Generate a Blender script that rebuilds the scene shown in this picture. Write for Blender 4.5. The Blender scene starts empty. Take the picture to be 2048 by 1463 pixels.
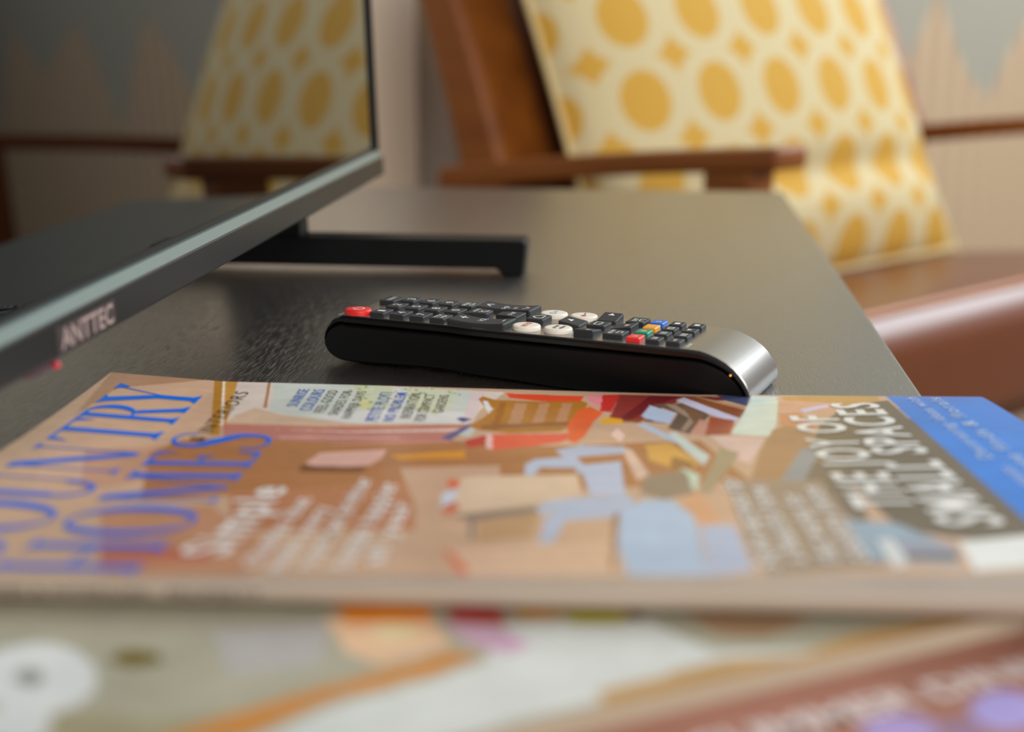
import bpy, bmesh, math
import numpy as np
from mathutils import Vector, Matrix

scene = bpy.context.scene
C = scene.collection
T = 0.55                      # height of the table top above the floor
R = math.radians

# ------------------------------------------------------------------ camera
cam = bpy.data.cameras.new('camera')
cam_ob = bpy.data.objects.new('camera', cam)
C.objects.link(cam_ob)
cam.lens = 50.0
cam.sensor_width = 36.0
cam.clip_start = 0.01
cam_ob.location = (0, 0, T + 0.132)
cam_ob.rotation_euler = (R(90 - 14.0), 0, 0)
cam.dof.use_dof = True
cam.dof.focus_distance = 0.528
cam.dof.aperture_fstop = 5.8
scene.camera = cam_ob

# ------------------------------------------------------------------ light and exposure
world = bpy.data.worlds.new('world')
scene.world = world
world.use_nodes = True
bg = world.node_tree.nodes['Background']
bg.inputs['Color'].default_value = (1.0, 0.97, 0.95, 1)
bg.inputs['Strength'].default_value = 0.5


def area(name, loc, target, size, power, color):
    l = bpy.data.lights.new(name, 'AREA')
    l.shape = 'RECTANGLE'
    l.size, l.size_y = size
    l.energy = power
    l.color = color
    o = bpy.data.objects.new(name, l)
    C.objects.link(o)
    o.location = loc
    o.rotation_euler = (Vector(target) - Vector(loc)).to_track_quat('-Z', 'Y').to_euler()
    return o


area('window_and_fill', (2.2, 1.9, T + 1.45), (0.0, 1.2, T + 0.1), (2.4, 1.4), 78, (0.82, 0.93, 1.0))
area('window_and_fill', (0.8, -2.2, T + 1.5), (0.1, 1.6, T + 0.1), (1.8, 1.3), 58, (1.0, 0.98, 0.95))  # added fill from behind the camera to brighten the back wall, no window

scene.view_settings.view_transform = 'Standard'
scene.view_settings.look = 'None'
scene.view_settings.exposure = 0.0
scene.view_settings.gamma = 1.0
scene.view_settings.use_curve_mapping = False


# ------------------------------------------------------------------ helpers
def lin(c):
    return tuple(((v / 255) / 12.92 if v / 255 <= 0.04045 else ((v / 255 + 0.055) / 1.055) ** 2.4) for v in c)


def mat(name, rgb=(128, 128, 128), rough=0.5, metal=0.0, ior=1.5, **kw):
    m = bpy.data.materials.new(name)
    m.use_nodes = True
    b = m.node_tree.nodes['Principled BSDF']
    b.inputs['Base Color'].default_value = (*lin(rgb), 1)
    b.inputs['Roughness'].default_value = rough
    b.inputs['Metallic'].default_value = metal
    b.inputs['IOR'].default_value = ior
    for k, v in kw.items():
        b.inputs[k.replace('_', ' ')].default_value = v
    return m


def nodes(m):
    nt = m.node_tree
    return nt, nt.nodes['Principled BSDF'], (lambda t, **kw: _new(nt, t, kw)), nt.links.new


def _new(nt, t, kw):
    n = nt.nodes.new(t)
    for k, v in kw.items():
        if k in n.inputs:
            n.inputs[k].default_value = v
        else:
            setattr(n, k, v)
    return n


def grain(m, scale, strength, dist=0.0004, detail=2.0, ramp=None, amount=None, tint=None):
    """noise stretched by scale (object space) as bump, and as a colour shift when tint is given"""
    nt, b, N, L = nodes(m)
    tc = N('ShaderNodeTexCoord')
    mp = N('ShaderNodeMapping')
    mp.inputs['Scale'].default_value = scale
    nz = N('ShaderNodeTexNoise', Scale=1.0, Detail=detail)
    L(tc.outputs['Object'], mp.inputs['Vector'])
    L(mp.outputs['Vector'], nz.inputs['Vector'])
    src = nz.outputs['Fac']
    if ramp:
        r = N('ShaderNodeValToRGB')
        r.color_ramp.elements[0].position, r.color_ramp.elements[1].position = ramp
        L(src, r.inputs['Fac'])
        src = r.outputs['Color']
    if strength:
        bp = N('ShaderNodeBump', Strength=strength, Distance=dist)
        L(src, bp.inputs['Height'])
        L(bp.outputs['Normal'], b.inputs['Normal'])
    if tint:
        mx = N('ShaderNodeMix', data_type='RGBA')
        mx.inputs[6].default_value = b.inputs['Base Color'].default_value[:]
        mx.inputs[7].default_value = (*lin(tint), 1)
        L(src, mx.inputs[0])
        L(mx.outputs[2], b.inputs['Base Color'])
    return m


def link(name, me, m=None, parent=None):
    o = bpy.data.objects.new(name, me)
    C.objects.link(o)
    if m is not None:
        me.materials.append(m)
    if parent is not None:
        o.parent = parent
    return o


def pydata(name, verts, faces, m=None, parent=None, smooth=False):
    me = bpy.data.meshes.new(name)
    me.from_pydata([tuple(v) for v in verts], [], faces)
    me.update()
    bm = bmesh.new()
    bm.from_mesh(me)
    bmesh.ops.recalc_face_normals(bm, faces=bm.faces)
    bm.to_mesh(me)
    bm.free()
    if smooth:
        me.polygons.foreach_set('use_smooth', [True] * len(me.polygons))
        me.update()
    return link(name, me, m, parent)


def from_bm(name, bm, m=None, parent=None, smooth=False, bevel=0.0, seg=2):
    if bevel:
        bmesh.ops.bevel(bm, geom=bm.edges[:], offset=bevel, segments=seg, affect='EDGES', profile=0.6, clamp_overlap=True)
    bmesh.ops.recalc_face_normals(bm, faces=bm.faces)
    me = bpy.data.meshes.new(name)
    bm.to_mesh(me)
    bm.free()
    if smooth:
        me.polygons.foreach_set('use_smooth', [True] * len(me.polygons))
    return link(name, me, m, parent)


def box_bm(lo, hi, bm=None):
    bm = bm or bmesh.new()
    v = [bm.verts.new((x, y, z)) for x in (lo[0], hi[0]) for y in (lo[1], hi[1]) for z in (lo[2], hi[2])]
    for f in ((0, 1, 3, 2), (4, 6, 7, 5), (0, 4, 5, 1), (2, 3, 7, 6), (0, 2, 6, 4), (1, 5, 7, 3)):
        bm.faces.new([v[i] for i in f])
    return bm


def box(name, lo, hi, m, parent=None, bevel=0.0, seg=2):
    return from_bm(name, box_bm(lo, hi), m, parent, bevel=bevel, seg=seg)


def hexa(name, pts, m, parent=None, bevel=0.0, seg=2):
    """eight corners: bottom ring of four, top ring of four"""
    bm = bmesh.new()
    v = [bm.verts.new(p) for p in pts]
    bm.faces.new(v[0:4][::-1])
    bm.faces.new(v[4:8])
    for i in range(4):
        j = (i + 1) % 4
        bm.faces.new((v[i], v[j], v[4 + j], v[4 + i]))
    return from_bm(name, bm, m, parent, bevel=bevel, seg=seg)


def thing(name, label, cat, loc=(0, 0, 0), rotz=0.0, group=None):
    o = bpy.data.objects.new(name, None)
    o.empty_display_size = 0.05
    C.objects.link(o)
    o.location = loc
    o.rotation_euler = (0, 0, rotz)
    o['label'] = label
    o['category'] = cat
    if group:
        o['group'] = group
    return o


def grid_faces(nu, nv):
    return [(i * nv + j, i * nv + j + 1, (i + 1) * nv + j + 1, (i + 1) * nv + j) for i in range(nu - 1) for j in range(nv - 1)]


_text_cache = {}


def glyphs(body, fat=0.0, gap=1.0):
    """triangles of a line of text in the built-in font, scaled to cap height 1 and starting at x = 0: verts (n,2), faces, width"""
    key = (body, fat, gap)
    if key in _text_cache:
        return _text_cache[key]
    cu = bpy.data.curves.new('t', 'FONT')
    cu.body = body
    cu.size = 1.0
    cu.offset = fat
    cu.space_character = gap
    cu.resolution_u = 3
    o = bpy.data.objects.new('t', cu)
    C.objects.link(o)
    dg = bpy.context.evaluated_depsgraph_get()
    me = bpy.data.meshes.new_from_object(o.evaluated_get(dg))
    bm = bmesh.new()
    bm.from_mesh(me)
    bmesh.ops.triangulate(bm, faces=bm.faces)
    v = np.array([x.co[:2] for x in bm.verts])
    bm.verts.index_update()
    f = [tuple(x.index for x in fc.verts) for fc in bm.faces]
    bm.free()
    bpy.data.objects.remove(o)
    bpy.data.curves.remove(cu)
    bpy.data.meshes.remove(me)
    cap = 0.70
    v = v / cap
    v[:, 0] -= v[:, 0].min()
    _text_cache[key] = (v, f, v[:, 0].max())
    return _text_cache[key]


# ================================================================== setting
wall_dir = Vector((math.cos(R(37)), math.sin(R(37)), 0))
wall_nrm = Vector((wall_dir.y, -wall_dir.x, 0))          # towards the room
wall_o = Vector((0.177, 2.2, 0))


def wall_frame(name, mesh_m=None):
    return Matrix(((wall_dir.x, wall_nrm.x, 0, wall_o.x), (wall_dir.y, wall_nrm.y, 0, wall_o.y), (0, 0, 1, 0), (0, 0, 0, 1)))


m_carpet = grain(mat('carpet', (120, 104, 88), 0.95), (600, 600, 600), 0.6, 0.002)
fl = box('floor', (-3, -2.5, -0.05), (5.5, 6.5, 0.0), m_carpet)
fl['kind'] = 'structure'

# wallpaper: pale vertical stripes with grey-blue wedges hanging from above
m_paper = mat('wallpaper', (196, 166, 134), 0.85)
nt, b, N, L = nodes(m_paper)
tc = N('ShaderNodeTexCoord')
sx = N('ShaderNodeSeparateXYZ')
L(tc.outputs['Object'], sx.inputs[0])


def math_n(op, a, bb=None):
    n = N('ShaderNodeMath', operation=op)
    for i, q in enumerate((a, bb)):
        if q is None:
            continue
        if isinstance(q, (int, float)):
            n.inputs[i].default_value = q
        else:
            L(q, n.inputs[i])
    return n.outputs[0]


stripe = math_n('SINE', math_n('MULTIPLY', sx.outputs['X'], 2 * math.pi / 0.052))
stripe = math_n('ADD', math_n('MULTIPLY', stripe, 0.5), 0.5)
mx = N('ShaderNodeMix', data_type='RGBA')
mx.inputs[6].default_value = (*lin((198, 170, 138)), 1)
mx.inputs[7].default_value = (*lin((170, 142, 114)), 1)
L(stripe, mx.inputs[0])
tri = math_n('PINGPONG', math_n('ADD', sx.outputs['X'], -0.02), 0.18)
nz = N('ShaderNodeTexNoise', Scale=2.2, Detail=0.0)
nz.noise_dimensions = '1D'
L(sx.outputs['X'], nz.inputs['W'])
tip = math_n('MULTIPLY', tri, math_n('MULTIPLY', nz.outputs['Fac'], 2.3))
edge = math_n('SUBTRACT', T + 0.16, tip)
mask = math_n('MULTIPLY', math_n('SUBTRACT', sx.outputs['Z'], edge), 40)
mask.node.use_clamp = True
mx2 = N('ShaderNodeMix', data_type='RGBA')
L(mask, mx2.inputs[0])
L(mx.outputs[2], mx2.inputs[6])
mx2.inputs[7].default_value = (*lin((160, 153, 137)), 1)
L(mx2.outputs[2], b.inputs['Base Color'])

wall = box('wall_back', (-1.6, -0.10, 0.0), (5.0, 0.0, 2.5), m_paper)
wall.matrix_world = wall_frame('w')
wall['kind'] = 'structure'
# pale boxed upright of the door opening behind the screen, and the curtain beside it
m_trim = mat('trim_paint', (248, 226, 198), 0.6)
tr = box('trim_1', (-0.72, 0.004, 0.0), (-0.438, 0.085, 2.4), m_trim, bevel=0.004)
tr.matrix_world = wall_frame('t')
tr['kind'] = 'structure'

m_curtain = grain(mat('curtain_cloth', (206, 194, 178), 0.9), (900, 900, 300), 0.3, 0.0005)
cur = thing('curtain', 'plain grey floor-length curtain hanging between pale upright and armchair', 'curtain', (wall_o.x, wall_o.y, 0), math.atan2(wall_dir.y, wall_dir.x))
nu, nv = 90, 16
V = []
for i in range(nu):
    x = -0.43 + 0.5 * i / (nu - 1)
    for j in range(nv):
        z = 0.02 + 2.3 * j / (nv - 1)
        y = 0.055 - 0.030 * math.cos(2 * math.pi * (x + 0.43) / 0.125) * (0.9 + 0.1 * math.sin(3 * z)) + 0.006 * math.sin(31 * x + 2 * z)
        V.append((x, -y, z))
pan = pydata('curtain_panel', V, grid_faces(nu, nv), m_curtain, cur, smooth=True)
sol = pan.modifiers.new('thick', 'SOLIDIFY')
sol.thickness = 0.0015
m_steel = mat('rod_steel', (150, 150, 150), 0.3, 1.0)
bm = bmesh.new()
bmesh.ops.create_cone(bm, cap_ends=True, segments=20, radius1=0.012, radius2=0.012, depth=0.6,
                      matrix=Matrix.Translation((-0.18, -0.055, 2.335)) @ Matrix.Rotation(R(90), 4, 'Y'))
from_bm('curtain_rod', bm, m_steel, cur)

# ================================================================== table
m_table = mat('dark_wood', (44, 39, 36), 0.33, ior=2.0, Coat_Weight=0.8, Coat_Roughness=0.30, Coat_IOR=1.6)
nt, b, N, L = nodes(m_table)
tc = N('ShaderNodeTexCoord')
mp = N('ShaderNodeMapping')
mp.inputs['Scale'].default_value = (2200, 80, 60)
n1 = N('ShaderNodeTexNoise', Scale=1.0, Detail=1.5)
L(tc.outputs['Object'], mp.inputs['Vector'])
L(mp.outputs['Vector'], n1.inputs['Vector'])
rp = N('ShaderNodeValToRGB')
rp.color_ramp.elements[0].position, rp.color_ramp.elements[1].position = 0.34, 0.44
L(n1.outputs['Fac'], rp.inputs['Fac'])
bp = N('ShaderNodeBump', Strength=0.45, Distance=0.0004)
L(rp.outputs['Color'], bp.inputs['Height'])
L(bp.outputs['Normal'], b.inputs['Normal'])
L(bp.outputs['Normal'], b.inputs['Coat Normal'])
mp2 = N('ShaderNodeMapping')
mp2.inputs['Scale'].default_value = (60, 2.5, 20)
n2 = N('ShaderNodeTexNoise', Scale=1.0, Detail=3.0)
L(tc.outputs['Object'], mp2.inputs['Vector'])
L(mp2.outputs['Vector'], n2.inputs['Vector'])
mx = N('ShaderNodeMix', data_type='RGBA')
mx.inputs[6].default_value = (*lin((32, 29, 27)), 1)
mx.inputs[7].default_value = (*lin((48, 43, 39)), 1)
L(n2.outputs['Fac'], mx.inputs[0])
L(mx.outputs[2], b.inputs['Base Color'])

# corner at the far right is the origin; x runs left (negative), y towards the camera (negative)
tb_yaw = -math.atan2(0.0995, 0.995)
table = thing('table', 'black-brown wooden table under the television, remote and magazines', 'table', (0.204, 1.0728, 0), tb_yaw)
TW, TD = 1.05, 1.38
box('tabletop', (-TW, -TD, T - 0.034), (0, 0, T), m_table, table, bevel=0.0012, seg=2)
for x in (-TW + 0.02, -0.08):
    for y in (-TD + 0.02, -0.08):
        box('leg', (x, y, 0), (x + 0.06, y + 0.06, T - 0.034), m_table, table, bevel=0.002)
for y in (-TD + 0.03, -0.05):
    box('apron', (-TW + 0.08, y, T - 0.114), (-0.08, y + 0.02, T - 0.034), m_table, table)
for x in (-TW + 0.03, -0.05):
    box('apron', (x, -TD + 0.08, T - 0.114), (x + 0.02, -0.08, T - 0.034), m_table, table)

# ================================================================== armchair and cushion
chF = Vector((0.65, -0.76, 0)).normalized()
chE = Vector((-chF.y, chF.x, 0))                       # to the chair's far side
ch_o = Vector((-0.0786, 1.600, 0))
ch_rot = math.atan2(chF.y, chF.x)                      # local x = forward, y = across
chair = thing('armchair', 'low armchair with curved brown wooden frame and tan leather seat', 'armchair', ch_o, ch_rot)
m_wood = grain(mat('walnut_frame', (158, 90, 28), 0.40), (4, 30, 30), 0.08, tint=(104, 52, 10))
m_leather = grain(mat('tan_leather', (122, 60, 22), 0.36, Coat_Weight=0.45, Coat_Roughness=0.34), (160, 160, 160), 0.25, 0.0006, tint=(106, 50, 16))
CW = 0.79                                              # over the arms


def post(y0, y1):
    """raked rear post, a curved plank: side outline in (x, z), extruded over y"""
    zs_ = np.linspace(0.0, 1.0, 22)
    front, back = [], []
    for q in zs_:
        z = 0.86 * q + 0.02
        if z < T - 0.05:
            xc = 0.055 + 0.02 * ((T - z) / T)
            w = 0.050 + 0.028 * (z / T)
        else:
            k = z - (T - 0.05)
            xc = 0.072 - 0.36 * k - 0.30 * k * k
            w = 0.078 - 0.05 * k
        front.append((xc + w / 2, z))
        back.append((xc - w / 2, z))
    out = front + back[::-1]
    n = len(out)
    V = [(x, y0, z) for x, z in out] + [(x, y1, z) for x, z in out]
    nn = len(front)
    F = [(i, i + 1, 2 * nn - 2 - i, 2 * nn - 1 - i) for i in range(nn - 1)]
    F += [tuple(n + k for k in f) for f in F]
    F += [(i, (i + 1) % n, n + (i + 1) % n, n + i) for i in range(n)]
    return V, F


for y0 in (0.0, CW - 0.084):
    V, F = post(y0, y0 + 0.084)
    p = pydata('rear_post', V, F, m_wood, chair)
    bv = p.modifiers.new('round', 'BEVEL')
    bv.width = 0.010
    bv.segments = 3
    bv.angle_limit = R(50)
for y0 in (-0.012, CW - 0.033):
    y1 = y0 + 0.045
    # arm: a flat board, rising to the front, rounded end
    V = []
    sec = []
    for i in range(15):
        q = i / 14
        x = -0.005 + 0.488 * q
        z = T - 0.038 + 0.0567 * q + 0.004 * math.sin(math.pi * q)
        th = 0.026 - 0.006 * q
        yy0 = y0 + 0.008 * (1 - q)
        for (y, zz) in ((yy0, z - th), (y1, z - th), (y1, z), (yy0, z)):
            V.append((x, y, zz))
    F = [(0, 1, 2, 3), (56, 57, 58, 59)]
    for i in range(14):
        for k in range(4):
            F.append((4 * i + k, 4 * i + (k + 1) % 4, 4 * i + 4 + (k + 1) % 4, 4 * i + 4 + k))
    a = pydata('armrest', V, F, m_wood, chair)
    bv = a.modifiers.new('round', 'BEVEL')
    bv.width = 0.005
    bv.segments = 3
    bv.angle_limit = R(40)
    hexa('front_leg', [(0.392, y0 + 0.008, 0), (0.428, y0 + 0.008, 0), (0.428, y0 + 0.041, 0), (0.392, y0 + 0.041, 0),
                       (0.396, y0 + 0.004, T + 0.000), (0.450, y0 + 0.004, T + 0.004), (0.450, y0 + 0.042, T + 0.004), (0.396, y0 + 0.042, T + 0.000)],
         m_wood, chair, bevel=0.004)
    hexa('side_rail', [(0.02, y0 + 0.012, T - 0.33), (0.43, y0 + 0.012, T - 0.33), (0.43, y0 + 0.038, T - 0.33), (0.02, y0 + 0.038, T - 0.33),
                       (0.02, y0 + 0.012, T - 0.27), (0.43, y0 + 0.012, T - 0.27), (0.43, y0 + 0.038, T - 0.27), (0.02, y0 + 0.038, T - 0.27)],
         m_wood, chair, bevel=0.003)
hexa('front_rail', [(0.40, 0.04, T - 0.33), (0.43, 0.04, T - 0.33), (0.43, CW - 0.05, T - 0.33), (0.40, CW - 0.05, T - 0.33),
                    (0.40, 0.04, T - 0.28), (0.43, 0.04, T - 0.28), (0.43, CW - 0.05, T - 0.28), (0.40, CW - 0.05, T - 0.28)], m_wood, chair, bevel=0.003)
# seat: thick padded leather, rolled front
nx, ny = 40, 26
prof = []
x0s, x1s = 0.06, 0.505
zt, zb = T - 0.148, T - 0.285
rf = 0.040
for k in range(13):                                    # top from the back to the front roll
    q = k / 12
    prof.append((x0s + (x1s - rf - x0s) * q, zt - 0.060 * (1 - q) + 0.006 * math.sin(math.pi * q)))
for k in range(1, 9):
    a = R(90 - 90 * k / 8)
    prof.append((x1s - rf + rf * math.cos(a), zt - rf + rf * math.sin(a)))
for k in range(1, 6):
    prof.append((x1s - 0.012 * k / 5, zt - rf - (zt - rf - zb) * k / 5))
prof += [(x0s + 0.2, zb), (x0s, zb), (x0s, (zt + zb) / 2)]
V = []
y0s, y1s = 0.052, CW - 0.066
for j in range(ny):
    q = j / (ny - 1)
    y = y0s + (y1s - y0s) * q
    e = min(q, 1 - q)
    sh = 0.020 * (1 - min(1, e / 0.06)) ** 2
    for (x, z) in prof:
        zz = z - sh * (1 if z > (zt + zb) / 2 else -1)
        V.append((x - sh * (x > 0.45), y, zz))
n = len(prof)
F = [(j * n + k, j * n + (k + 1) % n, (j + 1) * n + (k + 1) % n, (j + 1) * n + k) for j in range(ny - 1) for k in range(n)]
F += [tuple(range(n)), tuple((ny - 1) * n + k for k in range(n))]
seat = pydata('seat', V, F, m_leather, chair, smooth=True)
# piping along the front roll
V, F = [], []
m_pipe = mat('leather_piping', (170, 104, 60), 0.3)
for j in range(30):
    y = y0s + 0.015 + (y1s - y0s - 0.03) * j / 29
    for k in range(8):
        a = 2 * math.pi * k / 8
        V.append((x1s - rf * 0.62 + 0.0045 * math.cos(a), y, zt - rf * 0.06 + 0.0045 * math.sin(a)))
F = [(j * 8 + k, j * 8 + (k + 1) % 8, (j + 1) * 8 + (k + 1) % 8, (j + 1) * 8 + k) for j in range(29) for k in range(8)]
pydata('piping', V, F, m_pipe, seat, smooth=True)
# leather back behind the cushion
hexa('backrest', [(0.075, 0.09, T - 0.20), (0.115, 0.09, T - 0.20), (0.115, CW - 0.09, T - 0.20), (0.075, CW - 0.09, T - 0.20),
                  (-0.115, 0.09, T + 0.27), (-0.075, 0.09, T + 0.27), (-0.075, CW - 0.09, T + 0.27), (-0.115, CW - 0.09, T + 0.27)],
     m_leather, chair, bevel=0.012, seg=3)

# cushion with a trellis print
m_cush = mat('trellis_cloth', (226, 206, 160), 0.85)
nt, b, N, L = nodes(m_cush)
uvn = N('ShaderNodeUVMap', uv_map='print')
sx = N('ShaderNodeSeparateXYZ')
L(uvn.outputs[0], sx.inputs[0])


def cell(src, off):
    f = math_n('FRACT', math_n('ADD', src, off))
    return math_n('SUBTRACT', f, 0.5)


cx_, cy_ = cell(sx.outputs['X'], 0.0), cell(sx.outputs['Y'], 0.0)
r2 = math_n('SQRT', math_n('ADD', math_n('POWER', math_n('MULTIPLY', cx_, 1.12), 2), math_n('POWER', math_n('MULTIPLY', cy_, 0.95), 2)))
disc = math_n('MULTIPLY', math_n('SUBTRACT', 0.355, r2), 40)
disc.node.use_clamp = True
r3 = math_n('SQRT', math_n('ADD', math_n('POWER', cx_, 2), math_n('POWER', cy_, 2)))
dia = math_n('MULTIPLY', math_n('SUBTRACT', r3, 0.55), 40)      # concave diamonds left between the rings
dia.node.use_clamp = True
both = math_n('MAXIMUM', disc, dia)
mx = N('ShaderNodeMix', data_type='RGBA')
L(both, mx.inputs[0])
mx.inputs[6].default_value = (*lin((204, 186, 142)), 1)
mx.inputs[7].default_value = (*lin((200, 152, 52)), 1)
L(mx.outputs[2], b.inputs['Base Color'])
wv = N('ShaderNodeTexNoise', Scale=700.0, Detail=1.0)
bp = N('ShaderNodeBump', Strength=0.25, Distance=0.0006)
L(wv.outputs['Fac'], bp.inputs['Height'])
L(bp.outputs['Normal'], b.inputs['Normal'])

cu_base = ch_o + chF * 0.315 + chE * 0.345
cushion = thing('cushion', 'square yellow and cream cushion with circle trellis print, leaning in armchair', 'cushion', (cu_base.x, cu_base.y, T - 0.181), ch_rot)
beta = R(24.5)
CWD, CHT, CTH = 0.635, 0.54, 0.150
nu, nv = 61, 57


def pillow(side):
    V, UV = [], []
    for i in range(nu):
        u = -1 + 2 * i / (nu - 1)
        for j in range(nv):
            v = -1 + 2 * j / (nv - 1)
            # pulled-in sides, pointed corners
            w = CWD / 2 * u * (1 - 0.045 * (1 - v * v))
            h = CHT / 2 * v * (1 - (0.045 if v > 0 else 0.004) * (1 - u * u)) + CHT / 2
            puff = (max(0, 1 - u * u) ** 0.55) * (max(0, 1 - v * v) ** 0.55)
            t = CTH / 2 * puff * (0.55 if side < 0 else 1.0)
            if side > 0:
                t *= 1 - 0.26 * math.exp(-((v + 0.60 - 0.03 * u) / 0.07) ** 2)
                t += 0.010 * puff * math.exp(-((v + 0.80) / 0.14) ** 2)
            # local frame of the leaning plane: x forward, z up
            fx = side * t * math.cos(beta) - h * math.sin(beta)
            fz = side * t * math.sin(beta) + h * math.cos(beta)
            V.append((fx - 0.075, w, fz + 0.012))
            UV.append((w / 0.098 - 0.23, (h - 0.0455) / 0.0935 + 0.76))
    return V, UV


V1, U1 = pillow(1)
V2, U2 = pillow(-1)
F1 = grid_faces(nu, nv)
off = len(V1)
F = F1 + [tuple(off + k for k in f[::-1]) for f in F1]
cm = pydata('cover', V1 + V2, F, m_cush, cushion, smooth=True)
uvl = cm.data.uv_layers.new(name='print')
UU = U1 + U2
for lp in cm.data.loops:
    uvl.data[lp.index].uv = UU[lp.vertex_index]
# piping round the rim
rim = [i * nv for i in range(nu)] + [(nu - 1) * nv + j for j in range(1, nv)] + [i * nv + nv - 1 for i in range(nu - 2, -1, -1)] + [j for j in range(nv - 2, 0, -1)]
V, F = [], []
m = len(rim)
for k, idx in enumerate(rim):
    p = Vector(V1[idx])
    d = (Vector(V1[rim[(k + 1) % m]]) - Vector(V1[rim[k - 1]])).normalized()
    nrm = Vector((math.cos(beta), 0, math.sin(beta)))
    s_ = d.cross(nrm)
    for q in range(6):
        a = 2 * math.pi * q / 6
        V.append(p + 0.004 * (math.cos(a) * nrm + math.sin(a) * s_))
F = [(k * 6 + q, k * 6 + (q + 1) % 6, ((k + 1) % m) * 6 + (q + 1) % 6, ((k + 1) % m) * 6 + q) for k in range(m) for q in range(6)]
pydata('piping', V, F, mat('cushion_piping', (222, 196, 140), 0.85), cushion, smooth=True)

# ================================================================== television
tv_t = Vector((math.sin(R(6.2)), math.cos(R(6.2)), 0))     # along the screen, away from the camera
tv_rot = math.atan2(tv_t.y, tv_t.x)
TVZ = 0.0386
tv = thing('television', 'flat black television with grey lower bezel, its screen mirroring the armchair', 'television', (-0.0756, 0.842, T), tv_rot)
# local: x along the screen (far corner at 0), -y towards the viewer, z up; the panel leans back
m_bez = mat('bezel_grey', (54, 53, 52), 0.36, 0.55)
grain(m_bez, (1500, 1500, 1500), 0.12, 0.0002)
m_chamf = mat('bezel_chamfer', (138, 152, 150), 0.34, 0.75)
grain(m_chamf, (1800, 1800, 1800), 0.25, 0.0002)
m_black = mat('black_plastic', (14, 14, 15), 0.35)
m_blackm = mat('matt_black_plastic', (6, 6, 6), 0.5, Specular_IOR_Level=0.2)
m_screen = mat('screen_glass', (4, 4, 5), 0.012, ior=1.46)
TL, TH = 0.90, 0.51
lean = R(1.6)


def lean_pt(x, y, z):
    """y = distance behind the front face; returns a local point leaned back about the bottom edge"""
    return (x, y * math.cos(lean) + z * math.sin(lean), TVZ + z * math.cos(lean) - y * math.sin(lean))


def extr(name, prof, x0, x1, m, parent):
    """prof: closed outline of (y, z), run along the screen"""
    n = len(prof)
    V = [lean_pt(x0, y, z) for y, z in prof] + [lean_pt(x1, y, z) for y, z in prof]
    F = [tuple(range(n)), tuple(range(n, 2 * n))] + [(i, (i + 1) % n, n + (i + 1) % n, n + i) for i in range(n)]
    return pydata(name, V, F, m, parent)


bez = extr('lower_bezel', [(0.0005, 0.0), (0.0, 0.0008), (0.0, 0.0104), (0.0006, 0.0110), (0.012, 0.0110), (0.012, 0.0)], -TL, 0.0, m_bez, tv)
extr('bezel_chamfer', [(0.0006, 0.01102), (0.0036, 0.0138), (0.0036, 0.0143), (0.0052, 0.0143), (0.0052, 0.01102)], -TL, 0.0, m_chamf, bez)
extr('screen', [(0.0046, 0.0170), (0.0046, TH - 0.004), (0.007, TH - 0.004), (0.007, 0.0170)], -TL + 0.0019, -0.0019, m_screen, tv)
extr('screen_surround', [(0.0054, 0.0142), (0.0054, TH - 0.002), (0.010, TH - 0.002), (0.010, 0.0142)], -TL + 0.001, -0.0008, m_black, tv)
for x0, x1 in ((-0.0016, 0.0), (-TL, -TL + 0.0016)):
    extr('side_bezel', [(0.0022, 0.0142), (0.0022, TH), (0.012, TH), (0.012, 0.0142)], x0, x1, m_bez, tv)
extr('top_bezel', [(0.0022, TH - 0.003), (0.0022, TH), (0.012, TH), (0.012, TH - 0.003)], -TL + 0.0016, -0.0016, m_bez, tv)
extr('rear_housing', [(0.0121, 0.002), (0.0121, TH - 0.002), (0.030, TH - 0.004), (0.040, 0.26), (0.062, 0.22), (0.062, 0.03), (0.046, 0.004)], -TL + 0.004, -0.004, m_blackm, tv)
# maker's sticker and the standby light under the edge
m_stick = mat('sticker_silver', (100, 90, 88), 0.35, 0.6)
st = extr('sticker', [(-0.0002, 0.0012), (-0.0002, 0.0086), (0.0, 0.0086), (0.0, 0.0012)], -0.462, -0.420, m_stick, bez)
gv, gf, gw = glyphs('ANTTEC', 0.02)
pydata('sticker_lettering', [lean_pt(-0.460 + p[0] / gw * 0.038, -0.0004, 0.0020 + p[1] * 0.0058) for p in gv], gf, mat('sticker_print', (172, 148, 142), 0.5), bez)
bm = bmesh.new()
bmesh.ops.create_uvsphere(bm, u_segments=20, v_segments=12, radius=1, matrix=Matrix.Translation(lean_pt(-0.464, 0.006, 0.0)) @ Matrix.Diagonal((0.014, 0.0045, 0.0042, 1)))
rec = from_bm('standby_housing', bm, mat('smoked_lens', (60, 24, 26), 0.15), tv, smooth=True)
m_led = mat('standby_red', (196, 60, 72), 0.4)
nodes(m_led)[1].inputs['Emission Color'].default_value = (0.8, 0.05, 0.06, 1)
nodes(m_led)[1].inputs['Emission Strength'].default_value = 0.12
bm = bmesh.new()
bmesh.ops.create_uvsphere(bm, u_segments=14, v_segments=8, radius=0.0012, matrix=Matrix.Translation(lean_pt(-0.4605, 0.0016, -0.0022)))
led = from_bm('standby_light', bm, m_led, rec, smooth=True)
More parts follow.
